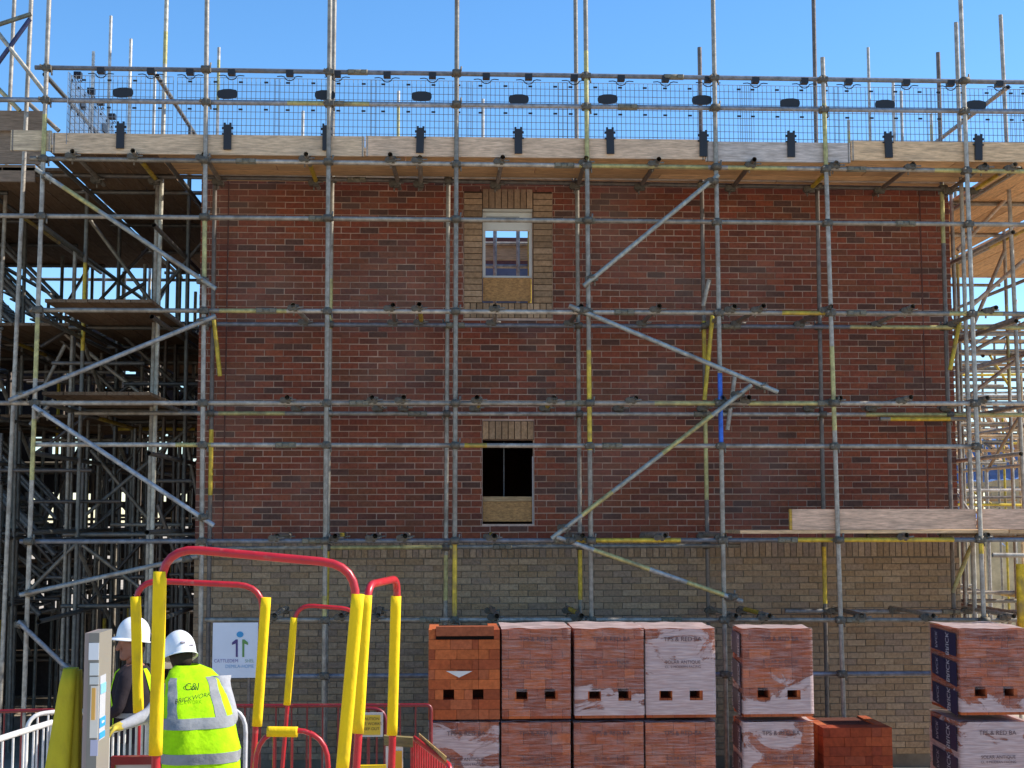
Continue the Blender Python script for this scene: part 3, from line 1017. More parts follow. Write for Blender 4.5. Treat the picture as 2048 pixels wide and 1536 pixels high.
# clutter of further tubes in the shade between the plots
for i in range(85):
    Y = R.uniform(17.2, 23.0)
    u, v = R.uniform(-20, 385), R.uniform(600, 1220)
    k = R.random()
    c_ = vary(R.choice(((0.13, 0.12, 0.11), (0.09, 0.075, 0.065), (0.16, 0.15, 0.13))), 0.3)  # tube colours toned down for the shade here
    if k < 0.3:
        p = px(u, v, Y)
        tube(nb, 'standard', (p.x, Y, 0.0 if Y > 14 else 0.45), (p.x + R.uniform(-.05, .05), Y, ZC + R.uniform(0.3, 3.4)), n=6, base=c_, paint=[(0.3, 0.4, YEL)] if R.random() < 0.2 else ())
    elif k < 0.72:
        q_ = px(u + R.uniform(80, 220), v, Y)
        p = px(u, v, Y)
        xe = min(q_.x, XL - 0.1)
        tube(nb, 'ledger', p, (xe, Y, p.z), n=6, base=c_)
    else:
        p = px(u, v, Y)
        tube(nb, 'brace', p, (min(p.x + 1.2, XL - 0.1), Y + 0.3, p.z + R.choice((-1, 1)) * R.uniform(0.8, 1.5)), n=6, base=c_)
# stair tower with open treads
st = thing('stair_tower', (-7.2, 21, 0), 'steel stair flights with open treads in the shade at the left edge', 'stairs')
for k, (u0, v0, u1, v1) in enumerate(((-90, 470, 110, 672), (-60, 560, 100, 720), (-120, 850, 95, 1085), (-60, 930, 110, 1110), (-90, 1060, 80, 1230))):
    a, c = px(u0, v0, 20.0), px(u1, v1, 20.0)
    for dy in (0, 0.75):
        tube(st, 'stringer', a + Vector((0, dy, 0)), c + Vector((0, dy, 0)), base=(0.2, 0.2, 0.2), r=0.04)
        tube(st, 'handrail', a + Vector((0, dy, 0.5)), c + Vector((0, dy, 0.5)), base=(0.2, 0.2, 0.2))
    for i in range(15):
        p = a.lerp(c, (i + 0.5) / 15)
        MB().box((p.x - 0.12, 20.0, p.z - 0.012), (p.x + 0.06, 20.75, p.z + 0.012), (0.2, 0.2, 0.21)).build('tread', M_TUBE, st)

# ================================================================== NEIGHBOURING PLOTS, RIGHT
rh = thing('timber_house', (10.5, 32, 0), 'half built house with blue roofing felt and timber rafters beyond the right corner', 'house')
YR = 32.0
q = rect(1880, 955, 2110, 1200, YR)
wall_with_holes(rh, 'wall', q[0], q[2] + 4, 0, q[3], YR, 0.3, [rect(1950, 985, 1985, 1040, YR), rect(2040, 985, 2075, 1040, YR)], (0.62, 0.50, 0.30), M_MORTAR)
for u0, v0, u1, v1, c in ((1895, 905, 2100, 890, (0.10, 0.19, 0.42)), (1900, 960, 1990, 1030, (0.05, 0.16, 0.5))):
    a, c1 = px(u0, v0, YR - 1.0), px(u1, v1, YR - 1.0)
    mb = MB()
    n = 14
    for j in range(8):
        for i in range(n + 1):
            p = a.lerp(c1, i / n)
            mb.v.append((p.x, p.y + j * 0.32 - 0.6, p.z + (j - 5) * 0.14 + 0.05 * noise.noise(Vector((i * .7, j * .7, u0)))))
    for j in range(7):
        for i in range(n):
            mb.face((j * (n + 1) + i, j * (n + 1) + i + 1, (j + 1) * (n + 1) + i + 1, (j + 1) * (n + 1) + i), vary(c, 0.25), True)
    mb.build('roofing_felt', M_TARP, rh)
for i in range(9):
    p = px(1900 + i * 26, 900, YR - 0.8)
    MB().obox((p.x, YR - 0.6, p.z + 0.35), (0.03, 0, 0), (0, 0.9, 0.75), (0, -0.06, 0.07), vary((0.5, 0.32, 0.18), 0.2)).build('rafter', M_WOODY, rh)
rs = thing('distant_scaffold', (11, 28, 0), 'far tubes and boards of a scaffold against the sky beyond the right corner', 'scaffold')
for u in (1925, 1958, 1984, 2036, 2080):
    p = px(u, 560, 28.0 + (u % 3))
    tube(rs, 'standard', (p.x, p.y, 0), (p.x, p.y, ZC + R.uniform(2.9, 4.6)), base=vary((0.3, 0.26, 0.2), .3))
for v in (652, 684, 702, 724, 738, 760, 774, 792, 815, 834, 850, 870, 884):
    tube(rs, 'ledger', px(1890, v, 28.0), px(2130, v + R.uniform(-4, 4), 28.0), base=vary(R.choice(((0.42, 0.28, 0.16), GAL, RUST)), .3))
for v in (700, 790, 842):
    a, c = px(1890, v + 9, 28.3), px(2130, v, 28.3)
    board(rs, 'scaffold_board', (a.x, 28.3, a.z), (c.x, 28.5, a.z + 0.08), (0.58, 0.38, 0.2))
for i in range(60):
    Y = R.uniform(24.0, 31.0)
    u, v = R.uniform(1905, 2060), R.uniform(640, 1030)
    p = px(u, v, Y)
    c_ = vary(R.choice((GAL2, (0.5, 0.33, 0.17), RUST, YEL, (0.5, 0.45, 0.4))), 0.3)
    k = R.random()
    if k < 0.3:
        tube(rs, 'standard', (p.x, Y, 0), (p.x, Y, p.z), n=6, base=c_)
    elif k < 0.65:
        tube(rs, 'ledger', (p.x - 0.8, Y, p.z), (p.x + 1.2, Y, p.z + R.uniform(-.03, .03)), n=6, base=c_)
    elif k < 0.85:
        tube(rs, 'brace', p, (p.x + R.uniform(-1.2, 1.2), Y + 0.5, p.z + R.uniform(-1.3, 1.3)), n=6, base=c_)
    else:
        board(rs, 'scaffold_board', (p.x - 1.0, Y, p.z), (p.x + 1.3, Y + 0.225, p.z + 0.04), vary((0.6, 0.38, 0.2), 0.2))

# ================================================================== PACKS OF BRICKS
YP = 14.2
PACKRED = [(0.40, 0.092, 0.03), (0.34, 0.078, 0.028), (0.45, 0.115, 0.036), (0.30, 0.07, 0.028), (0.37, 0.10, 0.04)]
FILM = {0: (0.80, 0.15), 1: (0.50, 0.75), 2: (0.36, 0.25), 3: (0.60, 0.75), 4: (0.46, 0.0)}      # threshold, growth towards the foot


WRAP_TOP = wrap_material('sunlit_top_film', 0.2, 9.1)  # milkier film on top to give the sunlit white rim


def brick_pack(u0, u1, v0, v1, depth, label, wrapped=None, band=False, Y=YP, prints=True, holes=True, dark=False, zb_=None):
    a, c = px(u0, v0, Y), px(u1, v1, Y)
    x0, x1, z1, z0 = a.x, c.x, px((u0 + u1) / 2, v0, Y).z, c.z
    if zb_ is not None:
        z0 = zb_
    y1 = Y + depth
    root = thing('brick_pack', ((x0 + x1) / 2, (Y + y1) / 2, z0), label, 'brick pack', 'packs of red bricks stacked before the scaffold')
    H = z1 - z0
    rows = 9
    rh_ = H / rows
    hole_row = 2
    wd = x1 - x0
    ins = 0.0 if wrapped is None else 0.006
    hx = [x0 + wd * 0.21, x0 + wd * 0.62]
    hw = 0.105
    core = MB()
    core.box((x0 + 0.03, Y + 0.24, z0 + 0.004), (x1 - 0.03, y1 - 0.03, z1 - 0.02), (0.09, 0.03, 0.02))
    core.build('pack_core', M_PBRICK, root)
    many = MB()
    for r in range(rows):
        za, zb = z0 + r * rh_, z0 + (r + 1) * rh_ - 0.003
        x = x0
        pat = [0.215, 0.215, 0.065, 0.215] if r % 2 else [0.065, 0.215, 0.215, 0.1025, 0.1025]
        if r == hole_row and holes:
            cutsx = [x0, x0 + 0.065, hx[0], hx[0] + hw, hx[0] + hw + 0.1, hx[1], hx[1] + hw, x1]
        else:
            cutsx = [x0]
            k = 0
            while cutsx[-1] < x1 - 0.05:
                nx_ = cutsx[-1] + pat[k % len(pat)]
                cutsx.append(nx_ if nx_ < x1 - 0.04 else x1)
                k += 1
        for s0, s1 in zip(cutsx[:-1], cutsx[1:]):
            if r == hole_row and holes and any(abs(s0 - h) < 1e-6 for h in hx):
                continue
            if s1 - s0 < 0.012:
                continue
            col = vary(R.choice(PACKRED), 0.12)
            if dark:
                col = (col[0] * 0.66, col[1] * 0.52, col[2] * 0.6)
            j = R.uniform(0, 0.006)
            bx_ = ((s0 + 0.0015, Y + ins + j, za), (s1 - 0.0015, Y + 0.22, zb))
            if wrapped is None:
                MB().box(*bx_, col).build('brick', M_PBRICK, root)
            else:
                many.box(*bx_, col)
        # the bricks of the two sides
        for sx in (0, 1):
            yy = Y + 0.225
            while yy < y1 - 0.05:
                e = min(yy + 0.215, y1)
                xx = (x0 + 0.004, x0 + 0.1) if sx == 0 else (x1 - 0.1, x1 - 0.004)
                many.box((xx[0], yy + 0.002, za), (xx[1], e, zb), vary(R.choice(PACKRED), 0.12))
                yy += 0.218
    many.build('brickwork', M_PBRICK, root, kind='stuff')
    if wrapped is not None:
        # crumpled film over front, top and sides
        mb = MB()
        nx_, nz = 16, 18
        prof = [(x0 - 0.006, y1)] + [(x0 - 0.008, Y + 0.05)] + [(x0 + wd * i / nx_, Y - 0.008) for i in range(nx_ + 1)] + [(x1 + 0.008, Y + 0.05), (x1 + 0.006, y1)]
        sd_ = u0 * 0.01
        hole_open = R.choice((0.55, 0.6, 0.9))
        for k in range(nz + 1):
            zz_ = z0 + 0.03 + (H - 0.022) * k / nz
            for (xx, yy) in prof:
                d = noise.noise(Vector((xx * 7 + sd_, yy * 7, zz_ * 9))) * 0.007
                mb.v.append((xx, yy - abs(d), zz_))
        n = len(prof)
        for k in range(nz):
            for i in range(n - 1):
                xm_, zm_ = (mb.v[k * n + i][0] + mb.v[k * n + i + 1][0]) / 2, z0 + 0.03 + (H - 0.022) * (k + 0.5) / nz
                if any(h - 0.01 < xm_ < h + hw + 0.01 for h in hx) and z0 + hole_row * rh_ < zm_ < z0 + (hole_row + hole_open) * rh_:
                    continue
                mb.face((k * n + i, k * n + i + 1, (k + 1) * n + i + 1, (k + 1) * n + i), (1, 1, 1), True)
        mb.build('stretch_wrap', wrap_material('stretch_film', FILM[wrapped][0], u0 * 0.013 + wrapped, z0 + 0.36 * H, FILM[wrapped][1]), root)
        mb = MB()
        t0 = 0
        for j in range(7):
            for i in range(nx_ + 1):
                xx, yy = x0 - 0.006 + (wd + 0.012) * i / nx_, Y - 0.006 + (depth) * j / 6
                mb.v.append((xx, yy, z1 + 0.012 + 0.014 * noise.noise(Vector((xx * 6 + sd_, yy * 4, 1)))))
        for j in range(6):
            for i in range(nx_):
                mb.face((t0 + j * (nx_ + 1) + i, t0 + j * (nx_ + 1) + i + 1, t0 + (j + 1) * (nx_ + 1) + i + 1, t0 + (j + 1) * (nx_ + 1) + i), (1, 1, 1), True)
        mb.build('wrap_top', WRAP_TOP, root)
        if prints:
            tc = (0.07, 0.035, 0.045)
            xm = (x0 + x1) / 2 + wd * 0.03
            for zz_, s, tx in ((z1 - H * 0.11, 0.062, 'TPS & RED BA'), (z1 - H * 0.37, 0.046, 'SOLAR ANTIQUE'), (z1 - H * 0.40 - 0.02, 0.034, 'CL. 0 MODERN FACING')):
                text_part('printed_text', tx, s, M_SIGN, root, (xm, Y - 0.02, zz_), (1, 0, 0), (0, 0, 1), tc)
    if band:
        # navy labels with sideways lettering on the left side
        nv = (0.010, 0.010, 0.05)
        for k, zt in enumerate((0.96, 0.64, 0.30)):
            za, zb = z0 + H * (zt - 0.26), z0 + H * zt
            sl = 0.05 if k else 0.02
            mb = MB()
            xf = x0 - 0.016
            ya, yb = Y + 0.06, min(y1 - 0.06, Y + 0.78)
            mb.v += [(xf, ya, za - sl), (xf, yb, za + sl * .4), (xf, yb, zb), (xf, ya, zb - sl * .6)]
            mb.v += [(xf - .003, y_, z_) for _, y_, z_ in mb.v[:4]]
            for f in ((0, 1, 2, 3), (7, 6, 5, 4), (0, 4, 5, 1), (1, 5, 6, 2), (2, 6, 7, 3), (3, 7, 4, 0)):
                mb.face(f, nv)
            lb = mb.build('printed_label', M_SIGN, root)
            ym = (ya + yb) / 2
            text_part('lettering', 'BRICK', min(0.10, H * 0.1), M_SIGN, lb, (xf - 0.006, ym - 0.12, (za + zb) / 2 - 0.02), (0, 0, 1), (0, -1.6, 0), (0.45, 0.45, 0.5))
            text_part('lettering', 'PACK', min(0.08, H * 0.08), M_SIGN, lb, (xf - 0.006, ym + 0.2, (za + zb) / 2), (0, 0, 1), (0, -1.4, 0), (0.35, 0.35, 0.42))
    return root, z0, z1


ZT0 = px(1100, 1441, YP).z               # seam between the tiers
specs = [
    (857, 1000, None, 0.9, 'unwrapped red brick pack with a torn white label, topmost of its stack', 0, False),
    (1004, 1142, 0, 0.9, 'wrapped red brick pack on the upper tier beside the unwrapped pack', 0, False),
    (1149, 1289, 3, 0.9, 'wrapped red brick pack on the upper tier, milky film only along its lower edge', 0, False),
    (1291, 1432, 2, 0.9, 'red brick pack under nearly opaque milky film at the end of the upper row', 0, False),
    (1485, 1628, 1, 0.5, 'wrapped red brick pack topping the lone stack between two gaps', 0, True),
    (1918, 2062, 3, 0.9, 'wrapped red brick pack with navy side labels, topmost of the end stack', 0, True)]
low = [
    (858, 998, 4, 0.9, 'wrapped brick pack under the unwrapped one, its film crumpled and milky', 0, False),
    (1003, 1142, 0, 0.9, 'wrapped brick pack on the ground, second in the lower row from the railings', 0, False),
    (1148, 1289, 0, 0.9, 'wrapped brick pack on the ground, third in the lower row from the railings', 0, False),
    (1291, 1433, 3, 0.9, 'wrapped brick pack on the ground under the nearly opaque pack', 0, False),
    (1487, 1630, 4, 0.5, 'wrapped brick pack on the ground, bottom of the lone stack between two gaps', 0, True),
    (1920, 2064, 2, 0.9, 'milky wrapped brick pack with navy side labels, bottom of the end stack', 0, True)]
for (u0, u1, w, d, lab, _, bd) in specs:
    root, z0_, z1_ = brick_pack(u0, u1, 1259, 1441, d, lab, w, bd, zb_=ZT0 + 0.016)
    if w is None:
        a = px(870, 1262, YP)
        MB().box((px(872, 1272, YP).x, YP - 0.012, px(900, 1272, YP).z), (px(988, 1272, YP).x, YP + 0.1, px(900, 1253, YP).z), (0.30, 0.085, 0.038)).build('top_course', M_PBRICK, root)
        MB().box((px(872, 1272, YP).x, YP - 0.004, px(900, 1279, YP).z), (px(988, 1272, YP).x, YP + 0.1, px(900, 1272.5, YP).z), (0.008, 0.005, 0.004)).build('strap', M_MORTAR, root)
        mb = MB()
        pts = [px(892, 1342, YP), px(945, 1342, YP), px(918, 1355, YP)]
        mb.v += [(q.x, YP - 0.008, q.z) for q in pts] + [(q.x, YP - 0.004, q.z) for q in pts]
        for f in ((0, 2, 1), (3, 4, 5), (0, 1, 4, 3), (1, 2, 5, 4), (2, 0, 3, 5)):
            mb.face(f, (0.6, 0.58, 0.56))
        mb.build('torn_label', M_SIGN, root)
for (u0, u1, w, d, lab, _, bd) in low:
    brick_pack(u0, u1, 1445, 1620, d, lab, w, bd, zb_=0.0)
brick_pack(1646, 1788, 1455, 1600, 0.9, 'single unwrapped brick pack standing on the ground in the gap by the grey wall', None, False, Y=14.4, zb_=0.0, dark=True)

# ================================================================== SIGN ON THE WALL SIDE
sg = thing('site_sign', px(470, 1355, 15.2), 'white square site sign with two coloured figures under a blue dot', 'sign')
a, c = px(424, 1356, 15.2), px(516, 1245, 15.2)
MB().box((a.x, 15.2, a.z), (c.x, 15.215, c.z), (0.62, 0.66, 0.74)).build('panel', M_SIGN, sg)
ys_ = 15.196


def flat(poly, col, name, parent, M=M_SIGN, y=ys_, t=0.003):
    mb = MB()
    n = len(poly)
    P = [px(u, v, y) for u, v in poly]
    mb.v += [(p.x, y, p.z) for p in P] + [(p.x, y + t, p.z) for p in P]
    mb.face(range(n), col)
    for i in range(n):
        mb.face((i, (i + 1) % n, n + (i + 1) % n, n + i), col)
    return mb.build(name, M, parent)


flat([(480 + 7 * math.cos(t * math.pi / 8), 1269 + 6 * math.sin(t * math.pi / 8)) for t in range(16)], (0.03, 0.26, 0.52), 'dot', sg)
PUR, GRN, LBL = (0.055, 0.035, 0.16), (0.10, 0.24, 0.06), (0.2, 0.38, 0.58)
flat([(471.5, 1314), (475.5, 1314), (475.5, 1279), (471.5, 1279), (464, 1285), (464, 1290), (471.5, 1287)], PUR, 'figure', sg)
flat([(484.5, 1314), (488.5, 1314), (488.5, 1287), (496, 1290), (496, 1285), (488.5, 1279), (484.5, 1279)], GRN, 'figure', sg)
text_part('lettering', 'CATTLEDEM', 0.045, M_SIGN, sg, px(452, 1322, ys_), (1, 0, 0), (0, 0, 1.1), (0.2, 0.16, 0.36))
text_part('lettering', 'SHEL', 0.045, M_SIGN, sg, px(499, 1322, ys_), (1, 0, 0), (0, 0, 1.1), (0.3, 0.42, 0.34))
text_part('lettering', 'DEMILA-HOME', 0.045, M_SIGN, sg, px(479, 1333, ys_), (1, 0, 0), (0, 0, 1.1), LBL)
for u in (440, 500):
    p = px(u, 1250, 15.25)
    tube(sg, 'post', (p.x, 15.24, 0), (p.x, 15.24, p.z), base=RUST, r=0.018)

# ================================================================== PADDED HOOPS AND RAILINGS
REDP = (0.42, 0.012, 0.018)
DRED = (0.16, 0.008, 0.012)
FOAM = (0.84, 0.55, 0.006)


def arc_path(pts, rad=0.18, n=6):
    """rounded polyline"""
    out_ = [Vector(pts[0])]
    for i in range(1, len(pts) - 1):
        p, a, c = Vector(pts[i]), Vector(pts[i - 1]), Vector(pts[i + 1])
        d0, d1 = (a - p), (c - p)
        k = min(rad, d0.length * 0.48, d1.length * 0.48)
        s, e = p + d0.normalized() * k, p + d1.normalized() * k
        for j in range(n + 1):
            t = j / n
            out_.append(s * (1 - t) ** 2 + p * 2 * t * (1 - t) + e * t * t)
    out_.append(Vector(pts[-1]))
    return out_


def foam(parent, p0, p1, r, col=FOAM):
    """square-sided foam sleeve with a slit"""
    p0, p1 = Vector(p0), Vector(p1)
    mb = MB()
    n = 14
    rings = []
    t = (p1 - p0).normalized()
    e1 = Vector((1, 0, 0)) - t * t.x
    e1.normalize()
    e2 = t.cross(e1)
    for i in range(13):
        k = i / 12
        c = p0.lerp(p1, k)
        ring = []
        for j in range(n):
            an = 2 * math.pi * j / n
            cx, sx = math.cos(an), math.sin(an)
            q = 1 / max(abs(cx), abs(sx)) ** 0.55
            rr = r * q * 0.92 * (1 + 0.025 * noise.noise(Vector((c.x * 3, c.z * 5, j * 0.6))))
            ring.append(c + e1 * cx * rr + e2 * sx * rr)
        rings.append(ring)
    mb.loft(rings, col, cap0=True, cap1=True)
    return mb.build('foam_sleeve', M_FOAM, parent)


def hoop(name, label, path, foams, r, fr_, rad=0.22, col=REDP, group='padded red hoops over the walkway'):
    pts = arc_path(path, rad)
    base = Vector((sum(p[0] for p in path) / len(path), sum(p[1] for p in path) / len(path), gz(path[0][1])))
    h = thing(name, base, label, 'hoop', group)
    MB().sweep(pts, r, col, n=12).build('hoop_tube', M_PAINT, h)
    for p0, p1 in foams:
        foam(h, p0, p1, fr_)
    return h


def down(p, q):
    """continue the line p > q to the ground"""
    p, q = Vector(p), Vector(q)
    d = q - p
    t = (p.z - gz(p.y)) / -d.z
    return p + d * t


# A: the near hoop
YA = 7.8
aL0, aL1, aR0, aR1 = px(322, 1140, YA), px(311, 1510, YA), px(719, 1188, YA), px(682, 1560, YA)
hoop('padded_hoop', 'tall red hoop with thick yellow foam sleeves, its rail sloping down past the worker', [down(aL0, aL1), px(325, 1094, YA), px(717, 1130, YA), down(aR0, aR1)],
     [(px(320, 1143, YA), aL1), (px(716, 1188, YA), px(684, 1545, YA))], 0.0235, 0.038, 0.2)
# C: the side hoop running back from it
c0, c1, c2, c3 = px(733, 1190, 8.3), px(716, 1466, 8.3), px(792, 1192, 9.0), px(784, 1470, 9.0)
hoop('padded_hoop', 'short red side hoop with yellow sleeves next to the bare brick pack', [down(c0, c1), px(736, 1170, 8.3), px(795, 1157, 9.0), down(c2, c3)],
     [(c0, c1), (c2, c3)], 0.023, 0.0355, 0.12)
# B: the hoop behind the worker
YBH = 10.9
b0, b1, b2, b3 = px(271, 1193, YBH), px(277, 1425, YBH), px(532, 1195, YBH), px(514, 1452, YBH)
hoop('padded_hoop', 'red hoop with yellow foam sleeves standing behind the bending worker', [down(b0, b1), px(270, 1160, YBH), px(528, 1172, YBH), down(b2, b3)], [(b0, b1), (b2, b3)], 0.0225, 0.041, 0.2)
# D: the far hoop
YDH = 13.0
d0, d1 = px(588, 1235, YDH), px(574, 1410, YDH)
d2, d3 = px(716, 1235, YDH), px(702, 1410, YDH)
hoop('padded_hoop', 'small far red hoop with a slim yellow sleeve before the grey brick wall', [down(d0, d1), px(592, 1209, YDH), px(718, 1219, YDH), down(d2, d3)], [(d0, d1)], 0.019, 0.034, 0.16)


def barrier(name, label, p0, p1, bars=8, col=REDP, r=0.017, group='walkway railings', rad=0.12, low_=0.18, cat='railing'):
    """hooped pedestrian railing between two points on its top line"""
    p0, p1 = Vector(p0), Vector(p1)
    f0, f1 = Vector((p0.x, p0.y, gz(p0.y))), Vector((p1.x, p1.y, gz(p1.y)))
    h = thing(name, (f0 + f1) / 2, label, cat, group)
    MB().sweep(arc_path([f0, p0, p1, f1], rad), r, col, n=8).build('top_frame', M_PAINT, h)
    l0, l1 = f0 + Vector((0, 0, low_)), f1 + Vector((0, 0, low_))
    MB().sweep([l0, l1], r * 0.8, col, n=6).build('bottom_rail', M_PAINT, h)
    for i in range(1, bars + 1):
        t = i / (bars + 1)
        a, c = l0.lerp(l1, t), p0.lerp(p1, t)
        MB().sweep([a, c], 0.0085, col, n=6).build('bar', M_PAINT, h)
    return h


WP = (0.62, 0.60, 0.58)
g = barrier('railing', 'red hooped railing with a yellow sleeve on its top bar', px(512, 1458, 9.4), px(657, 1462, 9.4), 3, rad=0.28)
foam(g, px(534, 1463, 9.4), px(595, 1464, 9.4), 0.036)
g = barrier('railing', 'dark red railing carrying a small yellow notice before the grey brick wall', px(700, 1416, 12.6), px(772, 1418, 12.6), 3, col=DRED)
a, c = px(715, 1474, 12.55), px(766, 1425, 12.55)
MB().box((a.x, 12.55, a.z), (c.x, 12.56, c.z), (0.42, 0.42, 0.44)).build('notice_panel', M_SIGN, g)
a, c = px(722, 1470, 12.54), px(761, 1430, 12.54)
nt_ = MB().box((a.x, 12.54, a.z), (c.x, 12.547, c.z), (0.55, 0.36, 0.02)).build('notice_sheet', M_SIGN, g)
for k, tx in enumerate(('CAUTION', 'SITE WORKS', 'KEEP OUT')):
    text_part('lettering', tx, 0.034, M_SIGN, nt_, px(741, 1438 + k * 10, 12.535), (1, 0, 0), (0, 0, 1), (0.08, 0.05, 0.01))
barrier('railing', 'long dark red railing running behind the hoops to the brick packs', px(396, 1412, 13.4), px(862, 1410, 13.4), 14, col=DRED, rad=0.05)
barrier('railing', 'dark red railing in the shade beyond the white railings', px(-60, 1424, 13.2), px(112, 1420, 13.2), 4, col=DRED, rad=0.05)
g = barrier('railing', 'red railing with close bars and a timber top rail beside the brick packs', px(826, 1474, 9.5), px(900, 1532, 8.4), 14, rad=0.06)
pa, pb = px(838, 1472, 9.5), px(893, 1520, 8.45)
MB().obox((pa + pb) / 2 + Vector((0, 0, 0.004)), (pb - pa) / 2, (0.0, 0.02, 0), (0, 0, 0.014), (0.42, 0.27, 0.1)).build('timber_rail', M_WOODY, g)
wp = thing('walkway_notice', px(790, 1536, 9.3), 'white and orange notice board under a timber cap by the close barred railing', 'sign')
a, c = px(771, 1580, 9.3), px(806, 1492, 9.3)
MB().box((a.x, 9.3, gz(9.3)), (c.x, 9.32, c.z), (0.7, 0.66, 0.6)).build('panel', M_SIGN, wp)
a, c = px(782, 1570, 9.29), px(804, 1502, 9.29)
MB().box((a.x, 9.292, a.z), (c.x, 9.298, c.z), (0.75, 0.38, 0.02)).build('orange_sheet', M_SIGN, wp)
pa, pb = px(768, 1480, 9.32), px(826, 1484, 9.32)
MB().obox((pa + pb) / 2, (pb - pa) / 2, (0, 0.03, 0), (0, 0, 0.03), (0.2, 0.15, 0.06)).build('timber_cap', M_WOODX, wp)
MB().box((px(715, 1540, 9.0).x, 9.0, gz(9)), (px(772, 1540, 9.0).x, 9.05, px(740, 1532, 9.0).z), FOAM).build('step_edge', M_PAINT, None, label='low yellow painted board between the padded hoops', cat='board')
# white railings at the left and behind the worker
g = barrier('railing', 'white railing climbing back from the picture edge towards the worker', px(-40, 1490, 9.3), px(106, 1444, 10.4), 6, col=WP, r=0.022, rad=0.04)
barrier('railing', 'white hooped railing behind the yellow sloping pad', px(54, 1430, 11.3), px(180, 1416, 11.6), 5, col=WP, rad=0.14)
barrier('railing', 'white railing under the hand of the bending worker', px(214, 1464, 9.62), px(296, 1440, 9.9), 6, col=WP, r=0.02, rad=0.05)
barrier('railing', 'white hooped railing beyond the shoulder of the bending worker', px(392, 1412, 11.2), px(492, 1416, 11.2), 2, col=(0.5, 0.5, 0.52), rad=0.2)
# red gate frame beneath the near hoop
gt = thing('gate', px(270, 1560, 7.9).xy.to_3d() + Vector((0, 0, 0.45)), 'red framed gate with a pale panel under the near hoop', 'gate')
a, c = px(221, 1530, 7.9), px(318, 1513, 7.9)
MB().box((a.x, 7.9, a.z), (c.x, 7.95, c.z), (0.20, 0.012, 0.014)).build('top_rail', M_PAINT, gt)
for u0, u1 in ((221, 229), (309, 318)):
    e, f = px(u0, 1530, 7.9), px(u1, 1530, 7.9)
    MB().box((e.x, 7.902, 0.45), (f.x, 7.948, e.z - 0.001), REDP if u0 > 300 else (0.2, 0.012, 0.014)).build('stile', M_PAINT, gt)
MB().box((a.x + 0.025, 7.92, 0.6), (c.x - 0.03, 7.93, a.z - 0.001), (0.45, 0.42, 0.40)).build('panel', M_SIGN, gt)
# sloping yellow pad
pd = thing('sloping_pad', (px(115, 1536, 6.6).x, 6.6, 0.45), 'thick olive yellow padded beam sloping down beside the notice post', 'padded beam')


def slope_beam(name, q0, q1, Y0, Y1, col, th):
    (ul0, ur0, v0), (ul1, ur1, v1) = q0, q1
    mb = MB()
    rings = []
    n = 10
    for i in range(n + 1):
        t = i / n
        Y = Y0 + (Y1 - Y0) * t
        v = v0 + (v1 - v0) * t
        l_, r_ = px(ul0 + (ul1 - ul0) * t, v, Y), px(ur0 + (ur1 - ur0) * t, v, Y)
        k = 0.86 if i == 0 else 1.0
        w = (r_ - l_)
        cn = (l_ + r_) / 2
        ring = []
        for j in range(16):
            an = 2 * math.pi * j / 16
            cx, sx = math.cos(an), math.sin(an)
            qn = 1 / max(abs(cx), abs(sx)) ** 0.7
            ring.append(cn + w * 0.5 * cx * qn * k * 0.95 + Vector((0, th * sx * qn * k, 0)) + Vector((0, 0, 0.004 * noise.noise(Vector((i, j, 3))))))
        rings.append(ring)
    mb.loft(rings, col, cap0=True, cap1=True)
    return mb.build(name, M_FOAM, pd)


slope_beam('pad', (126, 158, 1336), (72, 136, 1640), 7.42, 7.3, (0.50, 0.40, 0.02), 0.05)
slope_beam('edge_pad', (150, 163, 1340), (130, 160, 1640), 7.44, 7.34, (0.40, 0.31, 0.02), 0.04)
# notice post
np_ = thing('notice_post', px(195, 1536, 7.5).xy.to_3d() + Vector((0, 0, 0.45)), 'grey steel notice post covered with white, orange and blue sheets', 'notice post')
YN = 7.22
a, c = px(166, 1400, YN), px(199, 1266, YN)
MB().box((a.x + 0.022, YN, 0.45), (c.x, YN + 0.27, c.z), (0.22, 0.20, 0.17)).build('board', M_SIGN, np_)
MB().box((a.x, YN + 0.005, 0.45), (a.x + 0.021, YN + 0.27, c.z - 0.001), (0.28, 0.22, 0.2)).build('edge', M_SIGN, np_)
for u0, v0, u1, v1, col, k in ((177, 1286, 198, 1320, (0.8, 0.8, 0.8), 0), (179, 1326, 198, 1351, (0.74, 0.74, 0.7), 0), (179, 1354, 198, 1369, (0.66, 0.65, 0.6), 0), (179, 1372, 198, 1476, (0.8, 0.72, 0.6), 0),
                               (182, 1376, 191, 1440, (0.8, 0.42, 0.08), 1), (180, 1480, 196, 1512, (0.5, 0.48, 0.6), 0)):
    y_ = YN - 0.003 - 0.003 * k
    e, f = px(u0, v1, y_), px(u1, v0, y_)
    MB().box((e.x, y_, e.z), (f.x, y_ + 0.003, f.z), col).build('notice_sheet', M_SIGN, np_)
for v0, v1, d0, d1, col, k in ((1350, 1478, 0.03, 0.15, (0.42, 0.43, 0.46), 0), (1366, 1386, 0.035, 0.145, (0.2, 0.45, 0.62), 1), (1434, 1453, 0.032, 0.148, (0.02, 0.28, 0.62), 1), (1463, 1475, 0.034, 0.146, (0.02, 0.28, 0.62), 1), (1441, 1445, 0.06, 0.11, (0.6, 0.62, 0.66), 2)):
    e, f = px(205, v1, YN + 0.09), px(205, v0, YN + 0.09)
    MB().box((c.x - 0.001, YN + d0, e.z), (c.x + 0.003 + 0.003 * k, YN + d1, f.z), col).build('notice_sheet', M_SIGN, np_)


# ================================================================== PEOPLE
def seg_dist(p, a, c):
    d = c - a
    t = max(0, min(1, (p - a).dot(d) / max(1e-9, d.length_squared)))
    return (p - (a + d * t)).length


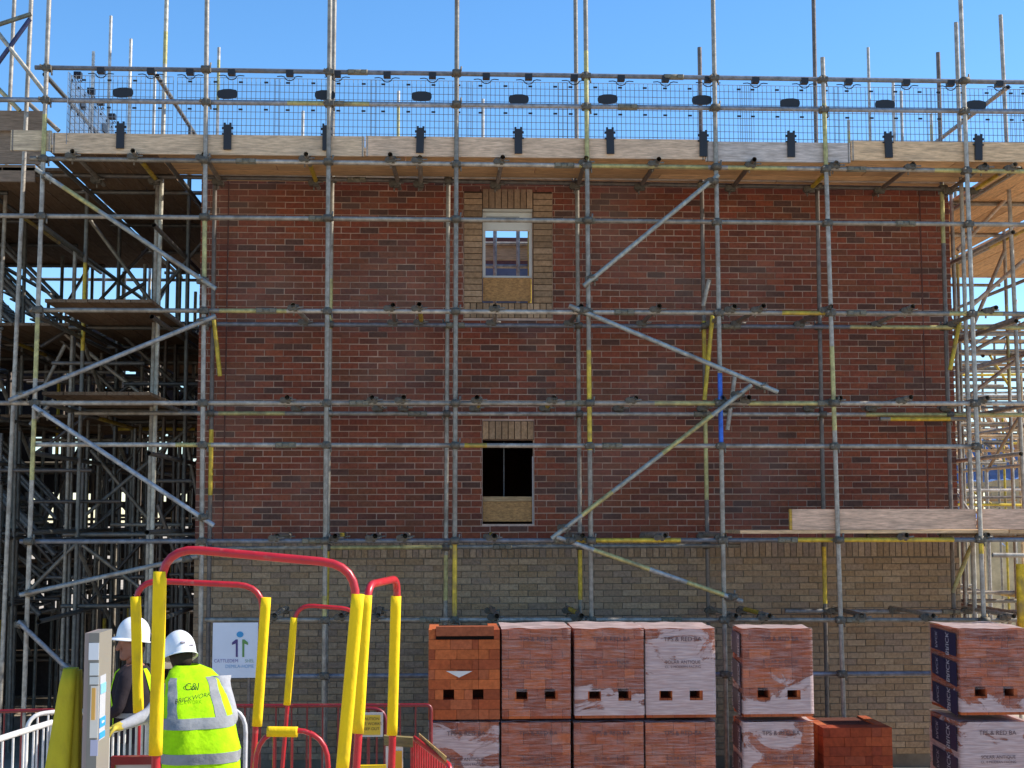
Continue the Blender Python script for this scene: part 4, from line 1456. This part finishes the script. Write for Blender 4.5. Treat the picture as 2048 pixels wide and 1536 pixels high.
def skin_body(root, joints, edges, cols, name='body', M=M_CLOTH, levels=2):
    """continuous body: skin over a posed skeleton, coloured by nearest limb"""
    names = list(joints)
    off = Vector(root_loc(root))
    me = D.meshes.new(name)
    me.from_pydata([Vector(joints[n][0]) - off for n in names], [(names.index(a), names.index(c)) for a, c in edges], [])
    o = D.objects.new(name, me)
    COL.objects.link(o)
    md = o.modifiers.new('skin', 'SKIN')
    md.use_smooth_shade = True
    for i, n in enumerate(names):
        sv = me.skin_vertices[0].data[i]
        rr = joints[n][1]
        sv.radius = rr if isinstance(rr, tuple) else (rr, rr)
        sv.use_root = (i == 0)
    sb = o.modifiers.new('sub', 'SUBSURF')
    sb.levels = levels
    sb.render_levels = levels
    bpy.context.view_layer.update()
    dg = bpy.context.evaluated_depsgraph_get()
    nm = D.meshes.new_from_object(o.evaluated_get(dg))
    D.objects.remove(o)
    at = nm.color_attributes.new('Col', 'FLOAT_COLOR', 'CORNER')
    segs = [(Vector(joints[a][0]) - off, Vector(joints[c][0]) - off, cols[(a, c)]) for a, c in edges]
    for p in nm.polygons:
        best = min(segs, key=lambda s_: seg_dist(p.center, s_[0], s_[1]))[2]
        for li in p.loop_indices:
            at.data[li].color = (*best, 1)
        p.use_smooth = True
    nm.materials.clear()
    nm.materials.append(M)
    o = D.objects.new(name, nm)
    link(o, root)
    return o


def ell(c, rx, ry, n=20, ax=Vector((1, 0, 0)), ay=Vector((0, 1, 0)), sq=0.0):
    out_ = []
    for j in range(n):
        an = 2 * math.pi * j / n
        cx, sx = math.cos(an), math.sin(an)
        q_ = 1 + sq * (abs(cx * sx) * 2)
        out_.append(Vector(c) + ax * cx * rx * q_ + ay * sx * ry * q_)
    return out_


def helmet(root, c, heading, tilt, s=1.0, roll=0.0):
    """hard hat with crown ridges, peak and rim; heading = direction the face looks (radians from +X)"""
    c = Vector(c)
    fwd = Vector((math.cos(heading) * math.cos(tilt), math.sin(heading) * math.cos(tilt), -math.sin(tilt)))
    side = Vector((-math.sin(heading), math.cos(heading), roll)).normalized()
    up = fwd.cross(side)
    if up.z < 0:
        up = -up
    wc = (0.78, 0.79, 0.80)
    mb = MB()
    rings = []
    N = 28
    for i in range(10):
        a = i / 9 * math.pi / 2
        rr, h = math.cos(a), math.sin(a)
        ring = []
        for j in range(N):
            an = 2 * math.pi * j / N
            cx, sx = math.cos(an), math.sin(an)
            ridge = 1 + 0.03 * (abs(sx) < 0.35) * rr * (0.3 < h < 0.98)
            ring.append(c + (fwd * cx * 0.138 * max(rr, 0.02) + side * sx * 0.112 * max(rr, 0.02) + up * h * 0.145 * ridge) * s)
        rings.append(ring)
    base = [c + (fwd * math.cos(2 * math.pi * j / N) * 0.141 + side * math.sin(2 * math.pi * j / N) * 0.115 - up * 0.045) * s for j in range(N)]
    mb.loft([base] + rings, wc, cap1=True)
    h = mb.build('helmet', M_HAT, None)
    off = Vector(root_loc(root))
    h.data.transform(Matrix.Translation(-off))
    h.parent = root
    pk = MB()
    r0, r1 = [], []
    for j in range(N):
        an = 2 * math.pi * j / N
        cx, sx = math.cos(an), math.sin(an)
        k = 0.06 * max(0, cx) ** 2 + 0.012
        r0.append(c + (fwd * cx * 0.137 + side * sx * 0.111 - up * 0.035) * s)
        r1.append(c + (fwd * cx * (0.141 + k) + side * sx * (0.115 + k * 0.6) - up * (0.048 + 0.015 * max(0, cx))) * s)
    r2 = [q - up * 0.006 for q in r1]
    r3 = [q - up * 0.008 for q in r0]
    pk.loft([r0, r1, r2, r3], wc)
    pk.build('helmet_peak', M_HAT, h)
    for sgn, hh in ((1, 0.02), (-1, 0.0)):
        sl = MB()
        p = c + (-fwd * 0.132 + side * sgn * 0.03 + up * hh) * s
        sl.obox(p, side * 0.016, up * 0.005, fwd * 0.008, (0.15, 0.12, 0.16))
        sl.build('helmet_slot', M_PLASTIC, h)
    return h, fwd, side, up


def head_joints(J, hc, fwd, side, up, s=1.0):
    """skull, jaw, nose and ears as further joints"""
    J['skull'] = (hc + up * 0.03 * s, (0.082 * s, 0.088 * s))
    J['crown'] = (hc + up * 0.085 * s - fwd * 0.01, (0.07 * s, 0.076 * s))
    J['jaw'] = (hc + fwd * 0.05 * s - up * 0.075 * s, (0.042 * s, 0.042 * s))
    J['chin'] = (hc + fwd * 0.078 * s - up * 0.105 * s, (0.024 * s, 0.024 * s))
    J['brow'] = (hc + fwd * 0.07 * s + up * 0.012 * s, (0.034 * s, 0.034 * s))
    J['nose'] = (hc + fwd * 0.117 * s - up * 0.03 * s, (0.011 * s, 0.011 * s))


HV = (0.38, 0.70, 0.002)
HVO = (0.62, 0.82, 0.03)
GREYSLV = (0.34, 0.34, 0.36)
SKIN1 = (0.36, 0.19, 0.13)
REFL = (0.25, 0.255, 0.26)

# ---- worker 1: back to the camera, bending forward and left
Yw1 = 9.75
B1 = Vector((px(404, 1530, Yw1).x, Yw1, gz(Yw1)))
w1 = thing('person', B1, 'worker bending in a yellow hi-vis vest, grey sleeves and white helmet, back turned', 'person')
W1 = lambda u, v, Y: px(u, v, Y)
J = {}
J['pelvis'] = (W1(408, 1540, 9.72), (0.155, 0.125))
J['waist'] = (W1(402, 1480, 9.78), (0.14, 0.11))
J['chest'] = (W1(394, 1404, 9.97), (0.12, 0.09))
J['upper'] = (W1(386, 1368, 10.12), (0.085, 0.06))
J['neck'] = (W1(368, 1338, 10.2), 0.048)
hc1 = W1(360, 1314, 10.22)
f1 = Vector((-0.55, 0.75, -0.35)).normalized()
s1 = Vector((-0.75, -0.6, 0)).normalized()
u1_ = f1.cross(s1)
if u1_.z < 0:
    u1_ = -u1_
head_joints(J, hc1, f1, s1, u1_)
J['l_sh'] = (W1(338, 1374, 10.07), 0.060)
J['l_el'] = (W1(300, 1428, 9.86), 0.050)
J['l_wr'] = (W1(243, 1452, 9.68), 0.034)
J['l_palm'] = (W1(229, 1456, 9.66), (0.040, 0.020))
J['r_sh'] = (W1(443, 1368, 10.06), 0.066)
J['r_el'] = (W1(463, 1438, 9.88), 0.054)
J['r_wr'] = (W1(440, 1470, 10.2), 0.036)
J['r_palm'] = (W1(425, 1475, 10.3), (0.04, 0.02))
for sgn, nm in ((-1, 'l'), (1, 'r')):
    J[nm + '_hip'] = (B1 + Vector((0.09 * sgn + 0.01, 0.0, 0.80)), 0.088)
    J[nm + '_kn'] = (B1 + Vector((0.11 * sgn, 0.05, 0.46)), 0.064)
    J[nm + '_an'] = (B1 + Vector((0.12 * sgn, -0.03, 0.09)), 0.048)
    J[nm + '_toe'] = (B1 + Vector((0.13 * sgn, 0.17, 0.045)), (0.045, 0.045))
TROU, BOOT, GLOVE, HAIR = (0.05, 0.052, 0.06), (0.03, 0.025, 0.02), (0.55, 0.42, 0.06), (0.03, 0.02, 0.015)


def limb_edges(glove):
    E, C = [], {}

    def e(a, c, col):
        E.append((a, c))
        C[(a, c)] = col
    for a, c, col in (('pelvis', 'waist', TROU), ('waist', 'chest', SL), ('chest', 'upper', SL), ('upper', 'neck', SK), ('neck', 'skull', SK), ('skull', 'crown', SK), ('skull', 'jaw', SK), ('jaw', 'chin', SK), ('skull', 'brow', SK), ('brow', 'nose', SK)):
        e(a, c, col)
    for q in 'lr':
        e('upper', q + '_sh', SL)
        e(q + '_sh', q + '_el', SL)
        e(q + '_el', q + '_wr', SL)
        e(q + '_wr', q + '_palm', glove)
        e('pelvis', q + '_hip', TROU)
        e(q + '_hip', q + '_kn', TROU)
        e(q + '_kn', q + '_an', TROU)
        e(q + '_an', q + '_toe', BOOT)
    return E, C


def add_fingers(J, E, C, q, dirv, curl, spread, glove, lens=(0.07, 0.08, 0.075, 0.06)):
    """four fingers and a thumb on the palm joint, each bent twice"""
    p = Vector(J[q + '_palm'][0])
    for i, L in enumerate(lens):
        b0 = p + spread * (i - 1.5) * 0.021 + dirv * 0.02
        k1 = b0 + dirv * L * 0.5
        k2 = k1 + (dirv * 0.55 + curl * 0.8).normalized() * L * 0.45
        k3 = k2 + (curl - dirv * 0.25).normalized() * L * 0.4
        prev = q + '_palm'
        for j, (pt, rr) in enumerate(((b0, 0.0105), (k1, 0.0095), (k2, 0.009), (k3, 0.0075))):
            nm = '%s_f%d_%d' % (q, i, j)
            J[nm] = (pt, rr)
            E.append((prev, nm))
            C[(prev, nm)] = glove
            prev = nm
    t0 = p - dirv * 0.015 - spread * 0.045
    t1 = t0 + (dirv * 0.5 - spread * 0.4 + curl * 0.6).normalized() * 0.04
    t2 = t1 + (dirv * 0.4 + curl * 0.9).normalized() * 0.032
    prev = q + '_palm'
    for j, (pt, rr) in enumerate(((t0, 0.013), (t1, 0.011), (t2, 0.009))):
        nm = '%s_t%d' % (q, j)
        J[nm] = (pt, rr)
        E.append((prev, nm))
        C[(prev, nm)] = glove
        prev = nm


SL, SK = GREYSLV, SKIN1
E1, C1 = limb_edges(GLOVE)
add_fingers(J, E1, C1, 'l', Vector((-0.9, -0.1, -0.1)).normalized(), Vector((0, 0, -1)), Vector((0.1, 0.95, 0)).normalized(), GLOVE)
add_fingers(J, E1, C1, 'r', Vector((-0.6, 0.7, -0.2)).normalized(), Vector((0, 0, -1)), Vector((0.7, 0.6, 0)).normalized(), GLOVE)
skin_body(w1, J, E1, C1)
helmet(w1, hc1 + u1_ * 0.045, math.atan2(f1.y, f1.x), 0.36, 1.0, roll=0.05)
hr = MB()
rings = []
for k, (dz_, rr) in enumerate(((0.03, 0.094), (-0.02, 0.092), (-0.06, 0.078), (-0.085, 0.05))):
    rings.append([hc1 - f1 * 0.018 + u1_ * dz_ + f1 * math.cos(t) * rr * 0.92 + s1 * math.sin(t) * rr * 0.86 for t in [math.pi * 2 * j / 14 for j in range(14)] ])
hr.loft(rings, HAIR, cap0=True, cap1=True)
o = hr.build('hair', M_CLOTH, w1)


def vest(root, spine, folds, seed, name='vest', col=HV, n=36, hem=True):
    """spine: list of (centre, half width, half depth, tilt axis) rings from hem to shoulders"""
    mb = MB()
    rings = []
    # interpolate the rings
    M_ = 5
    for i in range(len(spine) - 1):
        for k in range(M_ if i < len(spine) - 2 else M_ + 1):
            t = k / M_
            c = Vector(spine[i][0]).lerp(Vector(spine[i + 1][0]), t)
            rx = spine[i][1] * (1 - t) + spine[i + 1][1] * t
            ry = spine[i][2] * (1 - t) + spine[i + 1][2] * t
            ax = Vector((math.cos(spine[i][3] * (1 - t) + spine[i + 1][3] * t), math.sin(spine[i][3] * (1 - t) + spine[i + 1][3] * t), spine[i][4] * (1 - t) + spine[i + 1][4] * t))
            ay = Vector((-ax.y, ax.x, 0))
            ring = []
            for j, p in enumerate(ell(c, rx, ry, n, ax, ay, 0.12)):
                d = (p - c)
                f = folds * noise.noise(Vector((p.x * 9 + seed, p.y * 9, p.z * 5))) + folds * 0.8 * noise.noise(Vector((p.x * 22 + p.z * 9 + seed, p.y * 20, p.z * 6)))
                ring.append(c + d * (1 + f))
            rings.append(ring)
    mb.loft(rings, col)
    o = mb.build(name, M_CLOTH, root)
    return o, rings


def band_on(parent, rings, i0, i1, col, name='reflective_band', grow=1.02, j0=0, j1=None):
    mb = MB()
    n = len(rings[0])
    js = list(range(n + 1)) if j1 is None else list(range(j0, j1 + 1))
    ks = []
    for i in range(i0, i1 + 1):
        rg = rings[i]
        c = sum(rg, Vector()) / n
        ks.append(len(mb.v))
        for j in js:
            p = rg[j % n]
            mb.v.append(tuple(c + (p - c) * grow))
    for a_, b_ in zip(ks[:-1], ks[1:]):
        for j in range(len(js) - 1):
            mb.face((a_ + j, a_ + j + 1, b_ + j + 1, b_ + j), col, True)
    return mb.build(name, M_CLOTH, parent)


tw_ = 0.12
spine = [(W1(403, 1552, 9.72), 0.245, 0.17, tw_, 0.0), (W1(402, 1500, 9.74), 0.25, 0.17, tw_, 0.02), (W1(397, 1440, 9.82), 0.228, 0.165, tw_, 0.03), (W1(391, 1390, 9.95), 0.2, 0.16, tw_, 0.03),
         (W1(387, 1358, 10.07), 0.182, 0.15, tw_, 0.03), (W1(381, 1340, 10.15), 0.138, 0.12, tw_, 0.02), (W1(374, 1329, 10.19), 0.077, 0.085, tw_, 0.0)]
vs, rg = vest(w1, spine, 0.06, 3.1)
band_on(vs, rg, 3, 5, REFL)
band_on(vs, rg, 9, 11, REFL)
for j0 in (22, 30):
    band_on(vs, rg, 11, 22, REFL, 'reflective_brace', 1.022, j0, j0 + 2)
# lettering printed on the back of the vest


def print_on(root, parent, body, size, u, v, Y, col, slope=0.0):
    p = px(u, v, Y)
    xd = Vector((1, 0.10, slope))
    return text_part('lettering', body, size, M_CLOTH, parent, p, xd, Vector((0, 0.8, 1)), col)


def back_y(rings, x, z):
    best = min((q for r_ in rings for q in r_), key=lambda q: (q.x - x) ** 2 + (q.z - z) ** 2 + (0 if q.y < 9.98 else 9))
    return best.y


for tx, sz, u, v, sl_ in (('C&J', 0.062, 384, 1374, 0.03), ('BRICKWORK', 0.040, 386, 1396, 0.2)):
    p = px(u, v, 9.75)
    print_on(w1, vs, tx, sz, u, v, back_y(rg, p.x, p.z) - 0.03, (0.03, 0.045, 0.02), sl_)

# ---- worker 2: facing left, behind the padded hoops
Yw2 = 11.6
B2 = Vector((px(272, 1530, Yw2).x, Yw2, gz(Yw2)))
w2 = thing('person', B2, 'worker in dark clothes with hi-vis straps and white helmet looking down sideways', 'person')
J = {}
J['pelvis'] = (B2 + Vector((0.02, 0.02, 0.814)), (0.15, 0.125))
J['waist'] = (B2 + Vector((0.01, 0.01, 0.963)), (0.15, 0.12))
J['chest'] = (B2 + Vector((-0.02, 0, 1.164)), (0.16, 0.125))
J['upper'] = (B2 + Vector((-0.03, 0, 1.286)), (0.11, 0.09))
J['neck'] = (B2 + Vector((-0.03, 0, 1.356)), 0.06)
hc2 = W1(262, 1290, 11.58)
f2 = Vector((-0.85, -0.50, -0.05)).normalized()
s2 = Vector((0.5, -0.85, 0)).normalized()
u2_ = f2.cross(s2)
if u2_.z < 0:
    u2_ = -u2_
head_joints(J, hc2, f2, s2, u2_, 1.06)
J['l_sh'] = (B2 + Vector((-0.05, -0.19, 1.260)), 0.068)
J['l_el'] = (B2 + Vector((-0.10, -0.25, 1.015)), 0.05)
J['l_wr'] = (B2 + Vector((-0.30, -0.16, 0.936)), 0.034)
J['l_palm'] = (B2 + Vector((-0.37, -0.13, 0.927)), (0.04, 0.02))
J['r_sh'] = (B2 + Vector((-0.02, 0.19, 1.260)), 0.068)
J['r_el'] = (B2 + Vector((-0.04, 0.27, 1.015)), 0.05)
J['r_wr'] = (B2 + Vector((-0.25, 0.18, 0.919)), 0.034)
J['r_palm'] = (B2 + Vector((-0.32, 0.14, 0.919)), (0.04, 0.02))
for sgn, nm in ((-1, 'l'), (1, 'r')):
    J[nm + '_hip'] = (B2 + Vector((0.02, 0.09 * sgn, 0.752)), 0.088)
    J[nm + '_kn'] = (B2 + Vector((0.0, 0.10 * sgn, 0.420)), 0.064)
    J[nm + '_an'] = (B2 + Vector((0.03, 0.11 * sgn, 0.079)), 0.048)
    J[nm + '_toe'] = (B2 + Vector((-0.16, 0.12 * sgn, 0.039)), (0.045, 0.045))
SL, SK = (0.022, 0.016, 0.02), (0.28, 0.13, 0.09)
E2, C2 = limb_edges(SK)
for q in 'lr':
    add_fingers(J, E2, C2, q, Vector((-0.9, 0.1 if q == 'l' else -0.1, -0.1)).normalized(), Vector((0, 0, -1)), Vector((0.1, 0.95, 0)).normalized(), SK)
skin_body(w2, J, E2, C2)
helmet(w2, W1(267, 1268, 11.58), math.atan2(f2.y, f2.x), -0.16, 0.96)
spine2 = [(B2 + Vector((0.015, 0.01, 0.761)), 0.185, 0.225, 0, 0), (B2 + Vector((0.01, 0.01, 0.956)), 0.18, 0.225, 0, 0), (B2 + Vector((-0.02, 0, 1.151)), 0.175, 0.225, 0, 0), (B2 + Vector((-0.03, 0, 1.292)), 0.13, 0.19, 0, 0),
          (B2 + Vector((-0.03, 0, 1.345)), 0.085, 0.10, 0, 0)]
vs2, rg2 = vest(w2, spine2, 0.03, 9.0, 'jacket', (0.022, 0.016, 0.02))
for j0 in (13, 20, 32, 3):
    band_on(vs2, rg2, 0, 18, HV, 'hi_vis_strap', 1.03, j0, j0 + 2)
band_on(vs2, rg2, 5, 6, REFL, 'reflective_band', 1.03)
b_ = MB()
rings = []
for dz_, rr in ((0.02, 0.098), (-0.03, 0.096), (-0.07, 0.08)):
    rings.append([hc2 - f2 * 0.03 + u2_ * dz_ + f2 * math.cos(t) * rr * 0.85 + s2 * math.sin(t) * rr * 0.9 for t in [math.pi * 2 * j / 14 for j in range(14)]])
b_.loft(rings, HAIR, cap0=True, cap1=True)
b_.build('hair', M_CLOTH, w2)
